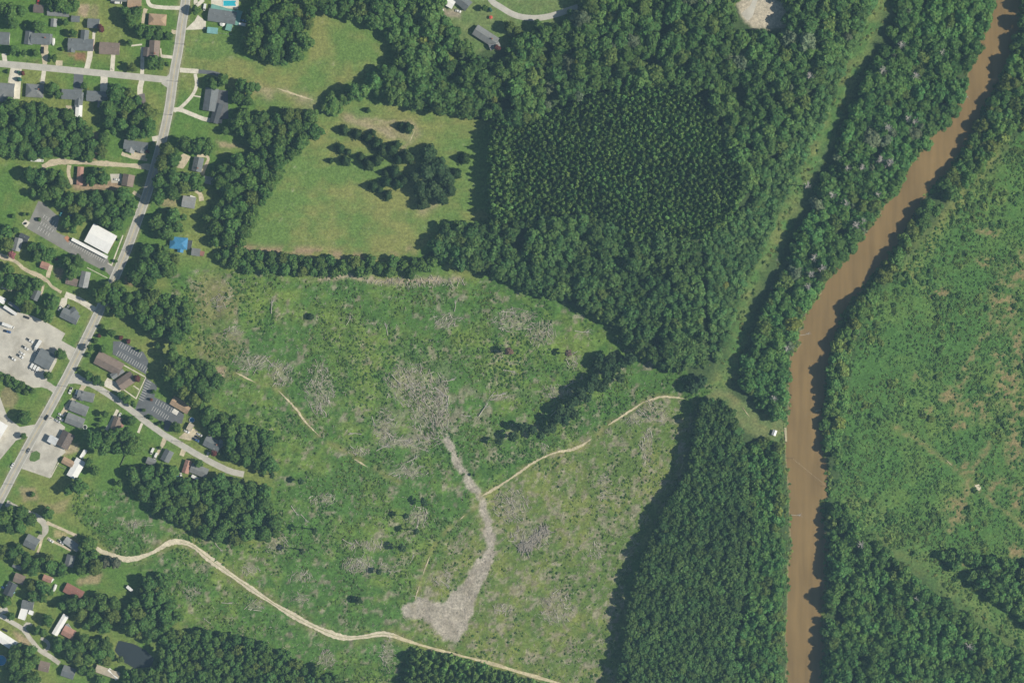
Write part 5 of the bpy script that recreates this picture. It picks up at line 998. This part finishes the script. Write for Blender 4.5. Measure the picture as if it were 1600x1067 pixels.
for nm, items in by.items():
    inside = [q for q in items if -5 < q[1] < 1605 and -5 < q[2] < 1072]; rest = [q for q in items if not (-5 < q[1] < 1605 and -5 < q[2] < 1072)]
    inside.sort(key=lambda q: -q[3]); lim = LIM.get(nm, 300)
    for k, x, y, R_, h, c, lab, grp in inside[:lim]:
        put_tree(nm, k, x, y, R_, h, c, lab, grp, 'shrub' if 'shrub' in nm else 'tree')
    rest = inside[lim:] + rest
    if rest:
        mn, ml, mc = {'woodland_tree': ('forest', 'smaller trees filling the upland woods between pasture, plantation and clear-cut', 'forest'), 'planted_pine': ('young_pine_forest', 'dense rows of small planted pines filling the young plantation', 'forest'), 'plantation_pine': ('pine_forest', 'remaining tall pines of the plantation beside the clear-cut', 'forest'),
                      'riverside_tree': ('riverside_forest', 'smaller riverside trees filling both wooded banks', 'forest'), 'corridor_shrub': ('shrubbery', 'smaller bushes along the grassy corridor', 'shrubbery'), 'shade_tree': ('treeline', 'smaller trees filling the neighbourhood woods', 'forest')}.get(nm, ('shrubbery', 'smaller hedge bushes', 'shrubbery'))
        mass(mn, [q[:6] for q in rest], ml, mc)
# bare dead trees ----------------------------------------------------------------
def dead_mesh(seed):
    rg = random.Random(seed); b = MB().tube([(0, 0, 0), (.01, .01, .5), (-.01, .02, 1.0)], [.03, .024, .012], 6)
    for k in range(18):
        a = 2.4 * k + rg.random() * .8; z = .40 + .035 * k; e = rg.uniform(.16, .34) * (1.15 - z * .6); m_ = Vector((e * .55 * math.cos(a), e * .55 * math.sin(a), z + .06)); t_ = Vector((e * math.cos(a + .2), e * math.sin(a + .2), z + .15))
        b.tube([(0, 0, z), tuple(m_), tuple(t_)], [.019, .014, .006], 5)
        for q in (-.5, .5): b.tube([tuple(m_), tuple(m_ + Vector((e * .4 * math.cos(a + q), e * .4 * math.sin(a + q), .07)))], [.012, .005], 4)
    return b.mesh('branches', DEADWOOD)
DM = [dead_mesh(i) for i in range(4)]
for (x, y) in [(1408,70),(1472,82),(1432,118),(1380,110),(1418,185),(1430,190),(1376,250),(1392,252),(1324,263),(1388,200),(1322,318),(1300,305),(1372,304),(1338,352),(1350,345),(1272,402),(1285,418),(1263,448),(1268,428),(1230,545),(1210,622),(1390,255),(1348,262),(1262,290),(1265,120),(1345,850),(1432,935),(1515,1010)]:
    xx, yy = W(x, y); f = 1 - 14 / CAM_H; h = random.uniform(16, 20)
    rt = tag(empty('dead_tree', (xx * f, yy * f, 0), random.uniform(0, 6.28)), 'bare pale dead tree standing among the riverside trees', 'dead tree', 'dead trees by the river'); o = link('branches', random.choice(DM), rt); o.scale = (h * .8, h * .8, h)

# ------------------------------------------------------------------ fallen logs, log deck, slash
def log_mesh(seed, fan=True):
    rg = random.Random(seed); b = MB().tube([(0, 0, .35), (5, rg.uniform(-.3, .3), .42), (9.5, rg.uniform(-.6, .6), .5)], [.30, .22, .10], 8)
    b2 = MB()
    if fan:
        for k in range(9):
            x = rg.uniform(5.5, 9.3); a = rg.choice((-1, 1)) * rg.uniform(.25, .8); L = rg.uniform(1.5, 3.6); b2.tube([(x, 0, .45), (x + L * math.cos(a), L * math.sin(a), rg.uniform(.4, 1.5))], [.13, .03], 5)
    return b.mesh('trunk', mat('pale_log', (.46, .43, .36), var=.25, scale=2)), b2.mesh('branches', DEADWOOD)
LG = [log_mesh(i) for i in range(4)]
for i, (x, y, a, sc) in enumerate([(424,490,275,1.0),(541,508,300,.8),(606,524,262,1.0),(710,487,280,.9),(783,487,5,1.1),(898,517,6,1.2),(679,605,40,1.2),(768,618,-6,1.2),(786,578,10,1.0),(612,585,48,1.1),(701,618,100,1.1),(565,678,185,1.0),(588,704,-25,1.1),(636,722,-28,1.0),(581,650,75,.9),(346,941,5,.9),(330,974,215,.7),(336,848,50,.9),(630,598,35,1.0),(650,608,-12,.8),(700,655,95,.7),(720,648,10,.8),(748,650,-52,1.3),(690,596,-8,1.1),(925,590,-30,.8),(880,606,-30,1.0),(415,560,45,1.0),(432,580,60,.8),(500,628,80,.8),(655,700,20,.8),(620,688,2,1.2),(640,880,-60,.8),(688,906,40,.9),(775,952,12,.8),(860,650,-40,.7),(1020,655,15,.8),(645,930,20,.7),(455,790,55,1.0),(470,803,50,.9),(535,842,30,.9),(556,872,40,.9),(570,880,35,.8)]):
    xx, yy = W(x, y); rt = tag(empty('fallen_log', (xx, yy, .25), math.radians(-a)), 'pale fallen log with bare branches lying in the clear-cut', 'log', 'fallen logs in the clear-cut')
    rt.scale = (sc,) * 3; t_, b_ = LG[i % 4]; link('trunk', t_, rt); link('branches', b_, rt)
rt = tag(empty('log_deck', (*W(834, 842), .2), math.radians(32)), 'long grey deck of stacked logs beside the woodchip path', 'log pile')
LOGM = [MB().tube([(-L_, 0, 0), (L_, 0, 0)], [.26, .19], 7).mesh('log', mat('weathered_log', (.30, .275, .23), var=.3, scale=1.5)) for L_ in (2.6, 3.2, 3.8)]
for i in range(190):
    t = random.uniform(-1, 1); lay_ = random.choice((0, 0, 0, 1, 1, 2)); o = link('log', random.choice(LOGM), rt, (t * 14, random.gauss(0, 1.7) + 1.8 * math.sin(t * 3.1), .35 + .5 * lay_)); o.rotation_euler = (0, random.uniform(-.08, .08), math.radians(70) + random.gauss(0, .8))
# thousands of broken sticks and branches
def sticks(name, placed, label):
    n_ = len(placed); P = np.array(placed); L = P[:, 3] / 2; a = P[:, 4]; t = P[:, 5]; w_ = P[:, 6]; d = np.stack([np.cos(a) * np.cos(t), np.sin(a) * np.cos(t), np.sin(t)], 1); s = np.stack([-np.sin(a), np.cos(a), np.zeros(n_)], 1)
    up = np.array([0, 0, 1.0]); vs = []
    for e, k in ((-1, 1.0), (1, .6)):
        c_ = P[:, :3] + d * (L * e)[:, None]; vs += [c_ + s * (w_ * k)[:, None], c_ - s * (w_ * k)[:, None], c_ + up * (w_ * k * 1.3)[:, None]]
    V_ = np.stack(vs, 1).reshape(-1, 3); o = (np.arange(n_) * 6)[:, None]
    F4 = np.concatenate([o + np.array([0, 3, 5, 2]), o + np.array([1, 2, 5, 4]), o + np.array([0, 1, 4, 3])]); c = np.repeat(P[:, 7:10], 6, 0)
    m, n, l, p = new_mat('slash_wood'); a_ = n.new('ShaderNodeAttribute'); a_.attribute_name = 'tint'; l.new(a_.outputs['Color'], p.inputs['Base Color']); p.inputs['Roughness'].default_value = .9
    return tag(link(name, np_mesh(name, V_, F4, None, m, c)), label, 'debris', kind='stuff')
st = []
def stick(px, py, lmin, lmax, w0, w1, ang=None):
    xx, yy = W(px, py); z = ground_mask(Z, px, py) + random.uniform(.1, .6); g = random.uniform(.65, 1.25); b_ = random.random(); c = (.50 * g, .46 * g, .39 * g) if b_ < .6 else (.36 * g, .31 * g, .25 * g) if b_ < .80 else (.60 * g, .56 * g, .48 * g)
    st.append((xx, yy, z, random.uniform(lmin, lmax), random.uniform(0, 6.28) if ang is None else ang + random.gauss(0, .4), random.uniform(-.25, .25), random.uniform(w0, w1), *c))
for (x, y, rx, ry) in SLASH:
    base = math.atan2(692 - y, x - 702) if math.hypot(x - 702, y - 692) < 140 else random.uniform(0, 6.28)
    for k in range(int(rx * ry * .26)):
        r_ = math.sqrt(random.random()) * 1.1; a = random.uniform(0, 6.28); stick(x + rx * r_ * math.cos(a), y + ry * r_ * math.sin(a), 1.0, 7.5 if random.random() < .4 else 3.5, .07, .26, base if random.random() < .6 else None)
cxy = RNG.uniform((100, 420), (1090, 1080), (26000, 2)); inm = ground_mask(m_clear, cxy[:, 0], cxy[:, 1]) > .6; ine = ground_mask(m_cutE, cxy[:, 0], cxy[:, 1]) > .5; dt = ground_mask(d_track, cxy[:, 0], cxy[:, 1]) > 2
for (x, y), e in zip(cxy[inm & dt], ine[inm & dt]):
    if random.random() < (.6 if e else .36): stick(x, y, .5, 2.4, .05, .15)
chx = RNG.uniform((620, 660), (790, 1010), (3200, 2)); inm = ground_mask(m_chip, chx[:, 0], chx[:, 1]) > .5
for x, y in chx[inm]: stick(x, y, .4, 1.6, .04, .10, 1.1)
sticks('slash_debris', st, 'broken sticks and branches strewn over the clear-cut')

# ------------------------------------------------------------------ low regrowth
def tufts(name, pts, rs, hs, cols, label, nleaf=7, cat='undergrowth'):
    rg = np.random.default_rng(5); n_ = len(pts); P0 = np.repeat(pts, nleaf, 0); R_ = np.repeat(rs, nleaf); H_ = np.repeat(hs, nleaf)
    d = rand_dirs(rg, n_ * nleaf, .0); P = P0 + d * np.stack([R_ * .7, R_ * .7, H_ * .75], 1); Nn = d * np.array([1, 1, .9]) + np.array([0, 0, .45])
    s = np.repeat(rs, nleaf) * rg.uniform(.38, .70, n_ * nleaf); q = leaf_quads(rg, P, Nn, 1.0, 1.0, .35)
    q = P[:, None, :] + (q - P[:, None, :]) * s[:, None, None]
    q[:, :, 2] = np.maximum(q[:, :, 2], P0[:, None, 2] - .1)
    C_ = np.repeat(np.repeat(cols, nleaf, 0), 4, 0)
    return tag(link(name, np_mesh(name, q.reshape(-1, 3), np.arange(len(q) * 4).reshape(-1, 4), None, LEAF_ATTR, C_)), label, cat, kind='stuff')
def fill(bounds, n_, maskf, r0, r1, ca, cb, sc):
    p_ = RNG.uniform((bounds[0], bounds[1]), (bounds[2], bounds[3]), (n_, 2)); dens = maskf(p_[:, 0], p_[:, 1]); p_ = p_[RNG.random(len(p_)) < dens]
    X, Y = (p_[:, 0] - 800) * S, (533.5 - p_[:, 1]) * S; z = Z[np.clip(np.searchsorted(gy, Y), 0, nyv - 1), np.clip(np.searchsorted(gx, X), 0, nxv - 1)]
    t = np.clip((N3(p_[:, 0], p_[:, 1], sc, 3) - .35) * 2.4 + RNG.normal(0, .18, len(p_)), 0, 1)[:, None]; g = RNG.uniform(.75, 1.25, len(p_))[:, None]
    r_ = r0 + (r1 - r0) * RNG.random(len(p_)) ** 2.2
    return np.stack([X, Y, z], 1), r_, r_ * RNG.uniform(.25, .60, len(p_)), (np.array(ca) * (1 - t) + np.array(cb) * t) * g
def gmk(arr, x, y):
    X, Y = (x - 800) * S, (533.5 - y) * S; return arr[np.clip(np.searchsorted(gy, Y), 0, nyv - 1), np.clip(np.searchsorted(gx, X), 0, nxv - 1)]
def m_west(x, y): return gmk(m_clear, x, y) * (1 - .6 * gmk(m_cutE, x, y)) * (1 - .8 * gmk(m_slash, x, y)) * (1 - gmk(m_chip, x, y)) * (gmk(d_track, x, y) > 1.5) * np.clip(3.2 * (N2(x, y, 42, 4) - .36), .04, 1)
tufts('regrowth', *fill((100, 415, 1120, 1090), 74000, m_west, .35, 1.35, (.072, .158, .034), (.135, .212, .044), 50), 'low green regrowth of weeds and saplings over the clear-cut')
def m_east_f(x, y): return gmk(m_fe, x, y) * (1 - .92 * gmk(m_br, x, y)) * (gmk(d_track, x, y) > 1) * np.clip(.2 + 1.7 * (N2(x, y, 26, 3) - .25), .1, 1)
tufts('undergrowth', *fill((1290, -20, 1640, 1080), 44000, m_east_f, .45, 1.45, (.084, .185, .048), (.128, .215, .054), 40), 'dense low brush over the field beyond the river', 8)
def m_thick(x, y): return gmk(m_fe, x, y) * (1 - gmk(m_br, x, y)) * smooth(.50, .66, N4(x, y, 34, 3)) * (gmk(d_track, x, y) > 3)
tufts('thicket_shrubbery', *fill((1290, -20, 1640, 1080), 7000, m_thick, 1.0, 3.2, (.080, .175, .048), (.150, .225, .058), 30), 'patchy taller thickets in the brush field beyond the river', 16, 'shrubbery')
def m_corr(x, y): return np.clip(gmk(corr, x, y) * .5 + gmk(ride, x, y) * .4 + gmk(yel, x, y) * .8, 0, 1) * (gmk(d_bank, x, y) > 5)
tufts('weeds', *fill((1090, -20, 1640, 1080), 26000, m_corr, .35, 2.0, (.09, .165, .042), (.17, .20, .055), 30), 'yellow-green weeds along the grassy corridors', 6)
def m_bank(x, y): return np.exp(-((gmk(sd, x, y) - 2) / 4.0) ** 2) * .9
tufts('bank_weeds', *fill((1210, -20, 1640, 1080), 60000, m_bank, .6, 2.3, (.095, .20, .05), (.19, .25, .06), 18), 'bright bushes fringing the river banks', 7)

# ------------------------------------------------------------------ air
hz = MB().box(0, 0, (CAM_H + 20 - 5) / 2, 6400, 6200, CAM_H + 20 + 5).mesh('haze')
hm = bpy.data.materials.new('haze'); hm.use_nodes = True; hn = hm.node_tree.nodes; hn.remove(hn['Principled BSDF'])
pv = hn.new('ShaderNodeVolumePrincipled'); pv.inputs['Color'].default_value = (.44, .74, 1.0, 1); pv.inputs['Density'].default_value = 0.000047; pv.inputs['Anisotropy'].default_value = 0.0
hm.node_tree.links.new(pv.outputs[0], hn['Material Output'].inputs['Volume']); hz.materials.append(hm)
tag(link('haze', hz), 'thin bluish summer haze over the whole place', 'haze', kind='stuff')
# ------------------------------------------------------------------ snags lying in the river
for x, y, a, sc, lab in [(1236, 804, 5, .8, 'fallen tree lying in the river near the lower left bank'), (1250, 524, -10, .8, 'fallen tree in the small inlet of the left bank'), (1500, 148, 20, .7, 'fallen tree at the left bank near the top of the river'), (1286, 640, 170, .6, 'fallen tree reaching out from the far bank')]:
    xx, yy = W(x, y); rt = tag(empty('river_snag', (xx, yy, -1.35), math.radians(-a)), lab, 'log'); rt.scale = (sc,) * 3; t_, b_ = LG[1]; link('trunk', t_, rt); link('branches', b_, rt)
